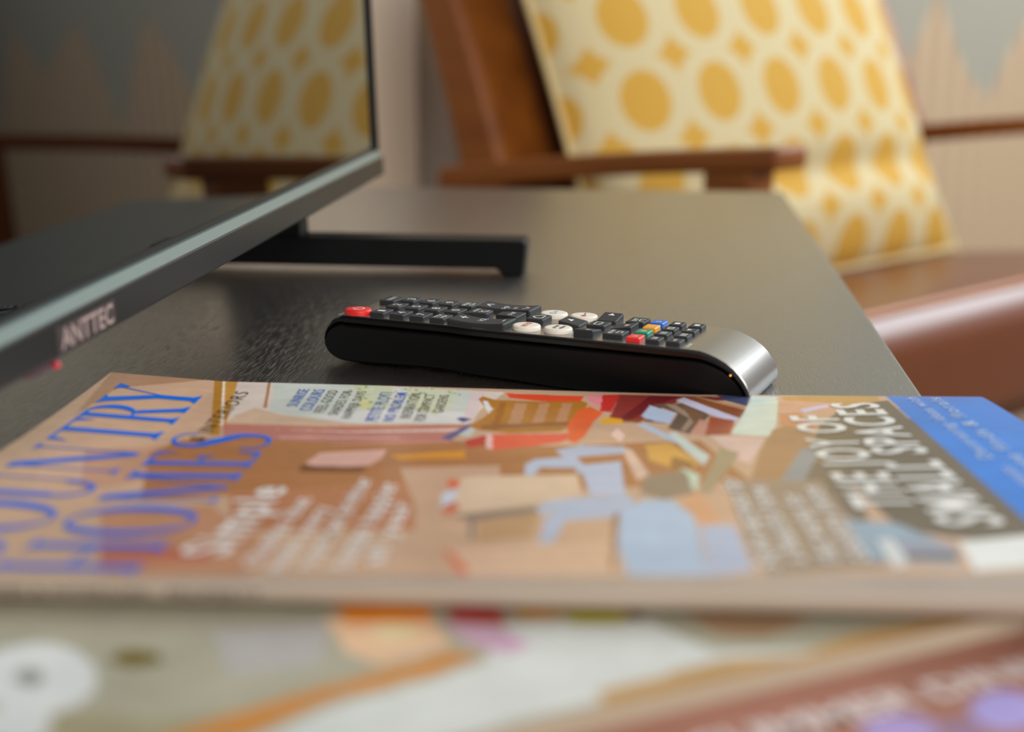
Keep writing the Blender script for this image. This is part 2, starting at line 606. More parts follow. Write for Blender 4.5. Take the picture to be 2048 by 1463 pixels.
# feet: a low bar across, raised between its end pads, with a neck up to the housing
for fx in (-0.1035, -TL + 0.06):
    prof = [(-0.0940, 0.0), (-0.0955, 0.0170), (-0.0940, 0.0184), (0.150, 0.0184), (0.1515, 0.0170), (0.150, 0.0),
            (0.132, 0.0), (0.128, 0.0036), (-0.080, 0.0036), (-0.084, 0.0)]
    n = len(prof)
    x0, x1 = fx - 0.010, fx + 0.010
    V = [(x0, y, z) for y, z in prof] + [(x1, y, z) for y, z in prof]
    F = [(i, (i + 1) % n, n + (i + 1) % n, n + i) for i in range(n)]
    F += [(0, 1, 2, 8, 9), (2, 3, 7, 8), (3, 4, 5, 6, 7)]
    F += [tuple(n + k for k in f) for f in F[-3:]]
    foot = pydata('foot', V, F, m_blackm, tv)
    bv = foot.modifiers.new('round', 'BEVEL')
    bv.width = 0.0008
    bv.segments = 2
    hexa('foot_neck', [(fx - 0.009, 0.022, 0.018), (fx + 0.009, 0.022, 0.018), (fx + 0.009, 0.064, 0.018), (fx - 0.009, 0.064, 0.018),
                       (fx - 0.009, 0.024, TVZ + 0.014), (fx + 0.009, 0.024, TVZ + 0.014), (fx + 0.009, 0.058, TVZ + 0.014), (fx - 0.009, 0.058, TVZ + 0.014)],
         m_blackm, foot, bevel=0.001)

# ================================================================== magazines
MAG_ONE = [((206, 168, 138), [(-181.5, -2.0), (383.2, -2.0), (264.0, 236.1), (-0.2, 249.9)]),
    ((184, 140, 108), [(0.0, -2.0), (36.2, -2.0), (38.6, 68.4), (7.8, 71.6)]),
    ((212, 172, 142), [(8.2, 18.6), (36.2, -2.0), (48.2, 55.5), (55.3, 138.8), (25.9, 142.2), (5.1, 72.4)]),
    ((200, 152, 124), [(21.8, 90.3), (41.8, 79.7), (47.7, 118.2), (34.3, 130.2)]),
    ((178, 118, 72), [(40.0, 88.4), (44.6, 73.7), (72.6, 64.4), (124.6, 68.1), (154.5, 74.0), (199.1, 65.0), (208.1, 114.3), (130.3, 130.9), (108.1, 136.8), (88.0, 137.5), (71.6, 133.0), (52.7, 139.0)]),
    ((196, 140, 105), [(46.1, 149.4), (71.7, 143.2), (98.0, 184.8), (95.2, 210.0), (67.5, 212.0)]),
    ((190, 108, 80), [(58.8, 186.8), (82.7, 181.1), (85.0, 194.2), (62.5, 197.7)]),
    ((190, 125, 85), [(73.5, 130.3), (119.5, 115.1), (125.3, 165.7), (82.6, 167.3)]),
    ((226, 206, 192), [(36.8, -2.0), (73.2, -2.0), (137.7, 4.1), (130.8, 29.0), (128.6, 52.7), (83.4, 56.2), (52.3, 52.7)]),
    ((186, 128, 48), [(35.8, -2.0), (38.8, -2.0), (54.9, 67.0), (52.0, 67.2)]),
    ((250, 235, 215), [(38.8, -2.0), (39.6, -2.0), (53.1, 55.1), (52.1, 55.2)]),
    ((206, 148, 68), [(39.6, -2.0), (44.1, -2.0), (47.4, 17.8), (53.8, 55.0), (52.9, 55.1)]),
    ((214, 180, 150), [(57.9, 32.9), (67.6, 40.2), (91.5, 49.3), (129.0, 47.5), (127.9, 54.0), (83.6, 57.4), (52.9, 55.1), (53.7, 42.7)]),
    ((176, 120, 74), [(54.7, -2.0), (55.7, -2.0), (61.6, 32.5), (60.6, 32.6)]),
    ((205, 207, 196), [(57.0, -2.0), (126.0, 3.3), (126.3, 16.1), (125.8, 46.5), (94.6, 49.1), (74.5, 42.7), (63.6, 36.7)]),
    ((222, 218, 212), [(74.2, 40.8), (101.6, 30.5), (126.1, 30.8), (125.8, 46.5), (94.6, 49.1)]),
    ((202, 206, 172), [(84.9, -2.0), (101.4, 2.7), (102.6, 18.6), (100.0, 30.7), (91.7, 29.5), (87.9, 13.5)]),
    ((208, 210, 180), [(104.9, 2.9), (121.4, 3.8), (121.7, 26.6), (116.9, 36.9), (107.5, 24.7)]),
    ((214, 206, 150), [(90.2, 19.9), (94.3, 19.5), (95.2, 31.1), (92.3, 31.4)]),
    ((222, 214, 214), [(99.0, 2.3), (101.8, 2.6), (103.0, 21.8), (100.5, 22.1)]),
    ((168, 176, 120), [(86.8, 4.1), (88.0, 3.2), (88.8, 5.6), (88.0, 7.1)]),
    ((214, 214, 190), [(88.2, 9.9), (89.1, 9.3), (89.7, 11.1), (89.1, 12.2)]),
    ((214, 214, 190), [(92.6, 21.0), (93.2, 20.6), (93.5, 21.7), (93.2, 22.4)]),
    ((176, 186, 132), [(104.5, 10.8), (105.5, 10.2), (106.1, 12.1), (105.4, 13.4)]),
    ((176, 186, 132), [(115.2, 31.5), (116.0, 31.1), (116.4, 32.5), (115.8, 33.3)]),
    ((196, 200, 160), [(111.4, 7.7), (111.9, 7.3), (112.1, 8.2), (111.8, 8.8)]),
    ((150, 168, 104), [(121.9, 8.3), (122.7, 7.8), (123.1, 9.3), (122.5, 10.2)]),
    ((168, 176, 120), [(107.1, 12.2), (108.3, 11.4), (109.0, 13.7), (108.1, 15.2)]),
    ((176, 186, 132), [(87.3, 19.4), (88.1, 18.9), (88.7, 20.4), (88.1, 21.4)]),
    ((150, 168, 104), [(112.3, 30.3), (113.0, 29.9), (113.3, 31.1), (112.9, 31.9)]),
    ((176, 186, 132), [(108.3, 7.1), (109.5, 6.3), (110.1, 8.6), (109.3, 10.0)]),
    ((196, 200, 160), [(95.0, 24.5), (96.0, 23.8), (96.7, 25.8), (96.0, 27.1)]),
    ((168, 176, 120), [(112.5, 25.6), (113.4, 25.0), (113.8, 26.7), (113.2, 27.7)]),
    ((196, 200, 160), [(117.4, 3.1), (118.7, 2.2), (119.4, 4.7), (118.4, 6.2)]),
    ((176, 186, 132), [(100.3, 12.4), (100.9, 12.0), (101.3, 13.2), (100.8, 13.9)]),
    ((196, 200, 160), [(98.3, 26.7), (99.0, 26.2), (99.4, 27.6), (98.9, 28.4)]),
    ((168, 176, 120), [(106.1, 10.0), (107.1, 9.3), (107.7, 11.3), (107.0, 12.6)]),
    ((150, 168, 104), [(93.0, 21.1), (94.1, 20.3), (94.9, 22.5), (94.1, 23.9)]),
    ((176, 186, 132), [(108.8, 29.6), (109.5, 29.1), (109.8, 30.4), (109.4, 31.2)]),
    ((168, 176, 120), [(94.0, 30.0), (95.0, 29.3), (95.6, 31.2), (94.9, 32.5)]),
    ((176, 186, 132), [(110.1, 31.4), (111.3, 30.6), (112.0, 32.9), (111.1, 34.3)]),
    ((196, 200, 160), [(86.7, 8.2), (87.2, 7.8), (87.6, 8.8), (87.2, 9.5)]),
    ((214, 214, 190), [(90.9, 3.7), (92.2, 2.9), (93.0, 5.3), (92.1, 6.9)]),
    ((150, 168, 104), [(96.1, 12.1), (97.3, 11.3), (98.1, 13.7), (97.2, 15.2)]),
    ((196, 200, 160), [(122.8, 22.1), (123.5, 21.7), (123.8, 23.0), (123.3, 23.8)]),
    ((214, 214, 190), [(110.7, -2.0), (111.8, -2.0), (112.5, 3.4), (111.6, 4.7)]),
    ((168, 176, 120), [(99.4, 15.8), (100.5, 15.0), (101.1, 17.1), (100.4, 18.5)]),
    ((196, 200, 160), [(105.5, 15.3), (106.2, 14.8), (106.5, 16.1), (106.1, 16.9)]),
    ((168, 176, 120), [(102.7, 2.8), (103.7, 2.2), (104.2, 4.0), (103.6, 5.1)]),
    ((214, 214, 190), [(114.7, 10.8), (115.2, 10.4), (115.4, 11.4), (115.1, 12.0)]),
    ((196, 200, 160), [(104.0, 4.5), (105.2, 3.7), (105.9, 5.9), (105.1, 7.3)]),
    ((176, 186, 132), [(101.7, 28.4), (102.5, 27.9), (103.0, 29.4), (102.4, 30.4)]),
    ((150, 168, 104), [(97.7, 8.0), (98.7, 7.4), (99.2, 9.1), (98.6, 10.3)]),
    ((150, 168, 104), [(107.8, 29.3), (108.8, 28.6), (109.3, 30.5), (108.6, 31.7)]),
    ((168, 176, 120), [(115.0, 30.8), (116.3, 29.9), (116.9, 32.3), (116.0, 33.8)]),
    ((196, 200, 160), [(117.5, 26.1), (118.2, 25.6), (118.6, 27.0), (118.1, 27.8)]),
    ((214, 214, 190), [(103.1, 8.3), (103.8, 7.8), (104.2, 9.2), (103.7, 10.1)]),
    ((214, 214, 190), [(97.7, 16.7), (98.7, 16.1), (99.3, 18.0), (98.6, 19.2)]),
    ((176, 186, 132), [(88.7, 10.3), (89.6, 9.7), (90.1, 11.4), (89.5, 12.4)]),
    ((196, 200, 160), [(86.9, 2.7), (87.8, -2.0), (88.5, 3.9), (87.8, 5.0)]),
    ((150, 168, 104), [(101.4, 18.9), (102.2, 18.3), (102.6, 19.8), (102.1, 20.8)]),
    ((150, 168, 104), [(120.3, 6.9), (120.9, 6.4), (121.2, 7.6), (120.8, 8.4)]),
    ((196, 200, 160), [(95.2, 7.8), (95.9, 7.3), (96.3, 8.6), (95.9, 9.4)]),
    ((214, 214, 190), [(120.0, 4.0), (120.9, 3.4), (121.4, 5.1), (120.7, 6.1)]),
    ((150, 168, 104), [(111.8, 27.8), (113.2, 26.9), (114.0, 29.6), (113.0, 31.2)]),
    ((150, 168, 104), [(107.6, 27.9), (108.1, 27.6), (108.4, 28.6), (108.1, 29.2)]),
    ((168, 176, 120), [(106.3, 3.9), (107.5, 3.0), (108.2, 5.4), (107.3, 6.8)]),
    ((168, 176, 120), [(104.6, -2.0), (105.1, -2.0), (105.4, 2.2), (105.0, 2.8)]),
    ((150, 168, 104), [(102.8, 26.1), (103.5, 25.6), (103.9, 26.9), (103.4, 27.7)]),
    ((196, 200, 160), [(99.5, 5.7), (100.6, 4.9), (101.3, 7.1), (100.5, 8.5)]),
    ((214, 214, 190), [(96.0, 8.4), (97.2, 7.6), (98.0, 9.9), (97.1, 11.3)]),
    ((214, 214, 190), [(115.3, 14.7), (116.0, 14.3), (116.3, 15.5), (115.9, 16.2)]),
    ((150, 168, 104), [(103.7, 27.0), (104.7, 26.3), (105.3, 28.2), (104.6, 29.4)]),
    ((168, 176, 120), [(83.9, 6.7), (85.1, 5.9), (85.9, 8.2), (85.1, 9.6)]),
    ((168, 176, 120), [(111.4, 15.6), (112.5, 14.9), (113.1, 17.0), (112.3, 18.3)]),
    ((168, 176, 120), [(111.3, 15.2), (112.3, 14.5), (112.9, 16.4), (112.2, 17.6)]),
    ((150, 168, 104), [(109.8, 8.0), (110.9, 7.2), (111.6, 9.3), (110.8, 10.7)]),
    ((196, 200, 160), [(115.4, 13.6), (115.9, 13.2), (116.2, 14.2), (115.8, 14.8)]),
    ((176, 186, 132), [(107.1, 26.5), (108.1, 25.8), (108.7, 27.9), (108.0, 29.1)]),
    ((196, 200, 160), [(99.2, 8.2), (100.4, 7.4), (101.1, 9.6), (100.3, 11.0)]),
    ((150, 168, 104), [(89.7, 25.5), (91.0, 24.6), (91.8, 27.0), (90.9, 28.6)]),
    ((168, 176, 120), [(88.3, -2.0), (89.6, -2.0), (90.4, 3.1), (89.5, 4.7)]),
    ((196, 200, 160), [(99.6, 6.0), (100.4, 5.5), (100.9, 7.1), (100.3, 8.1)]),
    ((196, 200, 160), [(91.0, 11.7), (92.0, 11.0), (92.7, 13.1), (92.0, 14.4)]),
    ((176, 186, 132), [(111.1, -2.0), (112.4, -2.0), (113.1, 3.0), (112.2, 4.5)]),
    ((214, 214, 190), [(102.1, 15.3), (102.9, 14.8), (103.3, 16.2), (102.8, 17.1)]),
    ((176, 186, 132), [(118.2, 5.7), (119.2, 5.0), (119.7, 6.9), (118.9, 8.1)]),
    ((150, 168, 104), [(110.1, 28.4), (111.3, 27.6), (112.0, 30.1), (111.1, 31.6)]),
    ((168, 176, 120), [(90.5, 16.3), (91.7, 15.4), (92.6, 17.9), (91.7, 19.4)]),
    ((176, 186, 132), [(101.7, 20.4), (102.8, 19.6), (103.5, 21.9), (102.7, 23.2)]),
    ((222, 200, 196), [(126.0, 3.3), (130.8, 3.5), (130.0, 35.7), (127.3, 46.3), (126.1, 46.4), (126.5, 19.4)]),
    ((198, 124, 104), [(52.3, 52.7), (82.9, 53.8), (128.2, 47.6), (127.9, 54.0), (93.1, 59.1), (53.8, 58.7)]),
    ((226, 196, 184), [(65.0, 57.7), (93.1, 59.1), (126.3, 52.8), (126.0, 58.0), (93.7, 62.8), (65.8, 61.3)]),
    ((192, 124, 110), [(53.2, 56.3), (93.3, 60.4), (125.8, 56.7), (124.8, 70.5), (86.4, 73.0), (56.1, 68.1)]),
    ((212, 160, 146), [(73.1, 66.8), (109.2, 65.3), (109.5, 67.2), (73.6, 69.1)]),
    ((206, 138, 122), [(89.7, 75.2), (124.6, 68.1), (124.8, 70.5), (89.9, 76.3)]),
    ((228, 176, 160), [(86.5, 96.9), (88.6, 85.3), (107.4, 80.0), (107.3, 90.1), (105.1, 98.8), (91.8, 102.9)]),
    ((120, 70, 40), [(85.6, 99.8), (105.4, 101.1), (103.5, 106.8), (86.9, 106.5)]),
    ((224, 150, 40), [(109.1, 87.0), (130.0, 80.0), (130.7, 89.0), (112.5, 91.6)]),
    ((206, 166, 136), [(113.7, 101.3), (141.1, 97.4), (143.3, 135.9), (122.5, 141.5)]),
    ((40, 70, 130), [(124.0, 40.1), (125.9, 38.7), (129.3, 41.0), (126.4, 45.1)]),
    ((205, 205, 200), [(124.7, 60.6), (131.0, 42.2), (132.3, 45.9), (130.1, 62.7)]),
    ((90, 90, 140), [(121.4, 65.8), (128.9, 46.2), (130.0, 48.7), (124.6, 68.1)]),
    ((182, 118, 40), [(129.3, 13.8), (130.4, 10.3), (134.9, 14.5), (150.0, 15.6), (163.3, 12.2), (166.0, 16.1), (162.5, 43.1), (157.2, 54.7), (142.0, 58.2), (132.6, 54.9), (128.4, 50.1), (132.7, 38.1), (135.5, 25.2), (132.7, 27.5)]),
    ((225, 220, 215), [(130.9, 15.6), (132.5, 16.8), (134.8, 27.3), (134.0, 32.7), (132.2, 25.5)]),
    ((196, 140, 100), [(141.8, 18.5), (145.9, 18.1), (144.6, 47.6), (140.7, 47.9)]),
    ((196, 140, 100), [(150.0, 17.7), (153.3, 17.3), (151.6, 47.2), (148.1, 47.4)]),
    ((196, 138, 96), [(157.5, 16.9), (160.8, 16.6), (158.6, 46.7), (155.2, 46.9)]),
    ((166, 100, 34), [(136.7, 17.7), (139.0, 17.5), (138.0, 54.6), (135.7, 54.7)]),
    ((150, 92, 50), [(132.2, 48.6), (161.7, 41.1), (160.2, 46.6), (133.3, 53.6)]),
    ((232, 78, 42), [(138.1, 5.4), (164.7, 6.5), (163.6, 13.5), (150.0, 15.0), (139.4, 11.3)]),
    ((196, 60, 46), [(129.0, 67.8), (135.3, 59.9), (135.4, 73.6), (130.5, 77.0)]),
    ((232, 90, 64), [(135.3, 59.9), (163.3, 57.0), (157.4, 69.5), (137.3, 79.7)]),
    ((240, 190, 180), [(134.8, 59.9), (136.8, 59.8), (137.9, 78.4), (135.9, 76.7)]),
    ((146, 54, 46), [(176.1, 2.5), (221.1, 3.2), (217.2, 7.8), (197.8, 8.6), (186.0, 27.6), (182.2, 41.8), (172.0, 40.4), (175.9, 10.9)]),
    ((120, 34, 36), [(187.2, 2.6), (197.4, 2.9), (188.1, 18.2), (179.2, 38.6), (176.1, 36.0)]),
    ((236, 142, 146), [(165.3, 4.4), (172.2, 3.6), (170.7, 24.0), (166.6, 14.6)]),
    ((206, 52, 44), [(171.1, 3.7), (177.0, 3.1), (173.4, 27.9), (169.8, 26.8)]),
    ((234, 98, 46), [(159.7, 66.2), (159.4, 46.6), (162.5, 27.5), (166.6, 20.2), (170.8, 28.8), (167.4, 42.8), (164.8, 60.8), (161.8, 69.9)]),
    ((238, 172, 32), [(169.7, 37.8), (172.1, 34.9), (176.8, 37.3), (176.6, 43.5), (169.6, 44.0)]),
    ((150, 90, 40), [(176.8, 38.7), (184.0, 36.9), (183.9, 39.0), (176.7, 41.5)]),
    ((60, 50, 50), [(184.0, 36.9), (190.2, 39.3), (190.0, 42.1), (183.8, 39.7)]),
    ((188, 198, 220), [(182.9, 32.8), (186.5, 16.9), (194.4, 27.7), (191.6, 42.0), (187.0, 39.5)]),
    ((184, 196, 214), [(180.8, 44.0), (183.7, 42.4), (193.1, 65.1), (191.4, 69.1)]),
    ((110, 90, 74), [(187.4, 15.4), (200.0, 12.7), (205.1, 30.0), (196.7, 57.0), (190.4, 49.0), (195.0, 27.6)]),
    ((170, 140, 118), [(191.6, 15.0), (194.9, 14.7), (200.8, 34.5), (195.5, 52.9), (194.3, 51.6), (198.1, 34.6)]),
    ((130, 96, 70), [(196.7, 13.0), (198.7, 12.8), (203.6, 30.0), (199.5, 44.5)]),
    ((206, 150, 126), [(196.9, 54.9), (201.5, 35.8), (205.0, 40.8), (201.3, 59.6)]),
    ((214, 208, 230), [(195.6, 8.8), (198.6, 4.2), (214.1, 33.2), (211.9, 41.8)]),
    ((150, 86, 52), [(199.3, 4.1), (202.9, 2.3), (218.6, 24.4), (214.2, 34.7)]),
    ((198, 150, 110), [(202.1, 3.1), (203.8, 2.9), (219.2, 19.2), (218.7, 23.7)]),
    ((76, 82, 116), [(209.3, -2.0), (221.5, 2.4), (218.6, 16.9), (212.1, 7.8)]),
    ((170, 90, 60), [(205.0, 31.4), (212.3, 37.5), (208.8, 57.1), (201.1, 58.2)]),
    ((200, 216, 208), [(221.5, 2.4), (230.6, 2.2), (229.2, 7.7), (220.0, 12.3)]),
    ((216, 224, 206), [(219.7, 12.3), (229.9, 7.7), (224.2, 45.4), (220.3, 60.7), (209.0, 57.1)]),
    ((226, 190, 176), [(202.6, 58.2), (218.5, 63.3), (210.4, 94.1), (208.0, 90.9)]),
    ((176, 132, 92), [(222.1, 52.5), (232.6, 38.7), (234.7, 80.5), (226.1, 115.5), (208.1, 114.3), (215.1, 78.9)]),
    ((196, 150, 84), [(231.7, 2.2), (265.0, -2.0), (260.7, 26.8), (245.5, 17.6), (231.6, 12.4)]),
    ((214, 160, 130), [(230.9, 7.7), (249.7, 12.8), (250.4, 17.8), (242.8, 28.6), (228.4, 23.2)]),
    ((205, 200, 232), [(235.1, 21.9), (245.3, 14.3), (245.5, 17.6), (236.0, 26.7)]),
    ((206, 140, 96), [(227.5, 27.8), (234.4, 26.6), (236.3, 53.6), (225.4, 45.5)]),
    ((106, 92, 74), [(250.4, 17.8), (266.2, 8.1), (267.1, 101.9), (266.4, 174.2), (264.6, 179.8), (236.1, 164.1), (233.8, 116.0), (229.1, 80.0), (237.5, 46.4)]),
    ((120, 104, 88), [(224.5, 92.1), (235.3, 93.1), (231.1, 155.3), (221.1, 159.6), (214.3, 125.5)]),
    ((148, 150, 152), [(227.4, 76.6), (231.7, 81.5), (219.8, 123.2), (212.1, 128.0)]),
    ((205, 214, 206), [(190.1, 55.8), (192.6, 54.4), (200.2, 85.6), (197.5, 96.6), (193.7, 78.1)]),
    ((220, 166, 80), [(182.4, 71.9), (189.9, 68.5), (196.7, 93.6), (191.7, 105.4), (183.0, 90.6)]),
    ((160, 110, 60), [(189.6, 85.6), (195.3, 93.6), (192.3, 105.4), (188.0, 99.6)]),
    ((202, 220, 196), [(191.4, 99.6), (195.5, 108.3), (192.6, 127.5), (187.8, 113.9)]),
    ((170, 150, 118), [(204.0, 74.8), (209.1, 81.6), (196.4, 127.6), (193.2, 127.5)]),
    ((226, 190, 168), [(175.1, 72.0), (178.5, 78.3), (182.1, 108.3), (178.5, 113.9)]),
    ((240, 200, 184), [(172.7, 57.8), (174.9, 49.1), (176.9, 59.0), (175.2, 68.2)]),
    ((184, 190, 210), [(156.1, 78.9), (163.3, 72.4), (176.5, 73.9), (176.2, 82.1), (159.1, 88.0)]),
    ((186, 196, 216), [(148.0, 96.0), (150.6, 90.0), (161.9, 86.1), (164.7, 96.8), (163.3, 108.5), (161.9, 99.8), (152.3, 99.4), (150.6, 111.5), (148.2, 108.7)]),
    ((190, 200, 222), [(163.3, 96.9), (174.5, 91.9), (175.0, 127.6), (165.9, 129.2)]),
    ((224, 194, 164), [(129.6, 115.9), (133.8, 110.2), (162.6, 107.3), (163.9, 130.3), (153.4, 138.2), (132.0, 150.2)]),
    ((222, 112, 72), [(127.8, 113.7), (131.4, 113.6), (131.9, 128.3), (129.4, 124.6)]),
    ((206, 212, 222), [(128.1, 128.4), (131.5, 122.9), (131.6, 138.7), (129.0, 143.8)]),
    ((212, 120, 90), [(129.0, 143.8), (132.2, 136.1), (134.0, 145.2), (131.6, 152.2)]),
    ((140, 124, 108), [(132.7, 151.2), (153.4, 140.8), (153.6, 147.8), (138.5, 155.9), (139.6, 174.2), (138.5, 174.3), (137.0, 155.9)]),
    ((190, 150, 110), [(139.0, 155.8), (153.7, 148.7), (152.0, 171.6), (140.5, 176.4)]),
    ((184, 194, 214), [(152.3, 143.3), (155.8, 135.6), (174.8, 127.6), (177.0, 135.4), (175.5, 142.5), (157.2, 146.7), (154.3, 150.7)]),
    ((178, 190, 212), [(154.2, 175.9), (155.0, 155.5), (158.4, 143.7), (176.8, 140.5), (175.9, 150.3), (159.8, 155.4), (157.2, 175.8), (151.1, 177.3)]),
    ((216, 160, 120), [(188.2, 135.3), (194.1, 124.9), (196.3, 154.8), (192.7, 168.4)]),
    ((150, 132, 112), [(180.8, 108.3), (191.9, 102.5), (192.6, 127.5), (184.5, 135.4), (178.6, 127.6)]),
    ((226, 186, 156), [(135.0, 183.1), (172.2, 173.2), (171.9, 201.3), (140.0, 205.0)]),
    ((222, 124, 88), [(133.2, 182.3), (135.7, 184.8), (139.2, 195.3), (140.9, 203.1), (138.2, 201.3)]),
    ((178, 198, 222), [(171.1, 173.2), (173.6, 145.5), (179.6, 134.3), (186.4, 135.3), (190.2, 150.2), (189.8, 200.3), (173.4, 203.4)]),
    ((182, 192, 216), [(191.2, 159.5), (199.3, 159.4), (199.4, 196.2), (189.8, 200.3)]),
    ((160, 138, 118), [(201.5, 114.0), (226.1, 115.5), (228.0, 191.5), (202.0, 199.7), (200.2, 180.7)]),
    ((160, 120, 90), [(171.1, 150.4), (173.0, 145.5), (170.7, 197.6), (169.7, 197.6)]),
    ((150, 168, 182), [(225.3, 155.2), (236.4, 157.7), (244.2, 176.2), (242.5, 191.0), (224.6, 187.9)]),
    ((160, 160, 176), [(233.2, 172.3), (245.3, 176.2), (244.4, 181.9), (232.1, 182.1)]),
    ((110, 90, 80), [(233.1, 182.5), (244.3, 182.3), (243.7, 186.7), (232.6, 187.0)]),
    ((220, 220, 216), [(229.3, 172.3), (233.0, 170.7), (232.3, 190.6), (228.6, 193.2)]),
    ((238, 238, 232), [(247.0, 173.1), (268.8, 166.8), (261.2, 190.5), (244.7, 194.4)]),
    ((178, 160, 146), [(-23.0, 215.2), (280.3, 193.9), (264.0, 236.1), (-0.2, 249.9)]),
    ((0, 124, 222), [(267.4, -2.0), (302.1, -2.0), (308.9, 84.6), (265.8, 206.5), (265.6, 183.4), (266.9, 154.0), (266.9, 100.2), (266.5, 53.1)])]
MAG_ONE_TEXT = [('SUNRISE', 71.2, 30.2, 7.8, 3.7, (30, 92, 190), 'b'), ('COLOURS', 76.6, 34.9, 7.8, 4.0, (30, 92, 190), 'b'), ('FEEL-GOOD', 81.2, 37.0, 8.5, 3.5, (50, 46, 44), 'r'), ('SHADES FOR', 86.1, 39.7, 8.4, 3.3, (50, 46, 44), 'r'), ('HAPPIER DAYS', 90.8, 43.4, 8.6, 3.1, (50, 46, 44), 'r'), ('PETITE PLOT?', 99.8, 46.0, 8.9, 4.1, (30, 92, 190), 'b'), ('NO PROBLEM', 104.8, 45.9, 9.0, 3.6, (30, 92, 190), 'b'), ('INSPIRATION', 109.7, 41.7, 9.2, 3.7, (50, 46, 44), 'r'), ('FOR COMPACT', 114.5, 44.8, 10.0, 3.5, (50, 46, 44), 'r'), ('GARDENS', 119.2, 33.4, 10.4, 3.3, (50, 46, 44), 'r'), ('& INTERIORS', 51.8, 75.4, 14.1, 4.9, (60, 44, 30), 't'), ('Simple', 87.2, 189.6, 124.5, 10.6, (244, 238, 232), 'w'), ('changes that', 95.9, 198.9, 135.7, 4.5, (244, 238, 232), 'w'), ('make every', 102.0, 202.2, 144.2, 4.3, (244, 238, 232), 'w'), ('room feel brighter', 108.1, 199.9, 113.9, 4.7, (244, 238, 232), 'w'), ('homes happier', 115.6, 199.5, 118.5, 5.2, (244, 238, 232), 'w'), ('all year', 121.5, 195.9, 139.5, 4.4, (244, 238, 232), 'w'), ('THE JOY OF', 244.3, 144.8, 32.7, 14.4, (238, 236, 230), 'B'), ('SMALL SPACES', 260.9, 160.2, 13.2, 14.8, (238, 236, 230), 'B'), ('Style secrets for', 204.9, 193.8, 111.5, 4.8, (244, 238, 232), 'w'), ('a beautiful home', 211.0, 189.5, 122.3, 5.1, (244, 238, 232), 'w'), ('that works for', 218.3, 189.3, 130.0, 5.0, (244, 238, 232), 'w'), ('country living', 224.7, 187.9, 123.0, 5.3, (244, 238, 232), 'w'), ('Decorating ideas with', 276.7, 94.9, 3.4, 3.9, (200, 220, 245), 'b'), ('vintage finds & florals', 284.1, 132.0, 4.7, 4.2, (200, 220, 245), 'b'), ('every season', 278.2, 144.3, 105.9, 4.0, (200, 220, 245), 'b')]
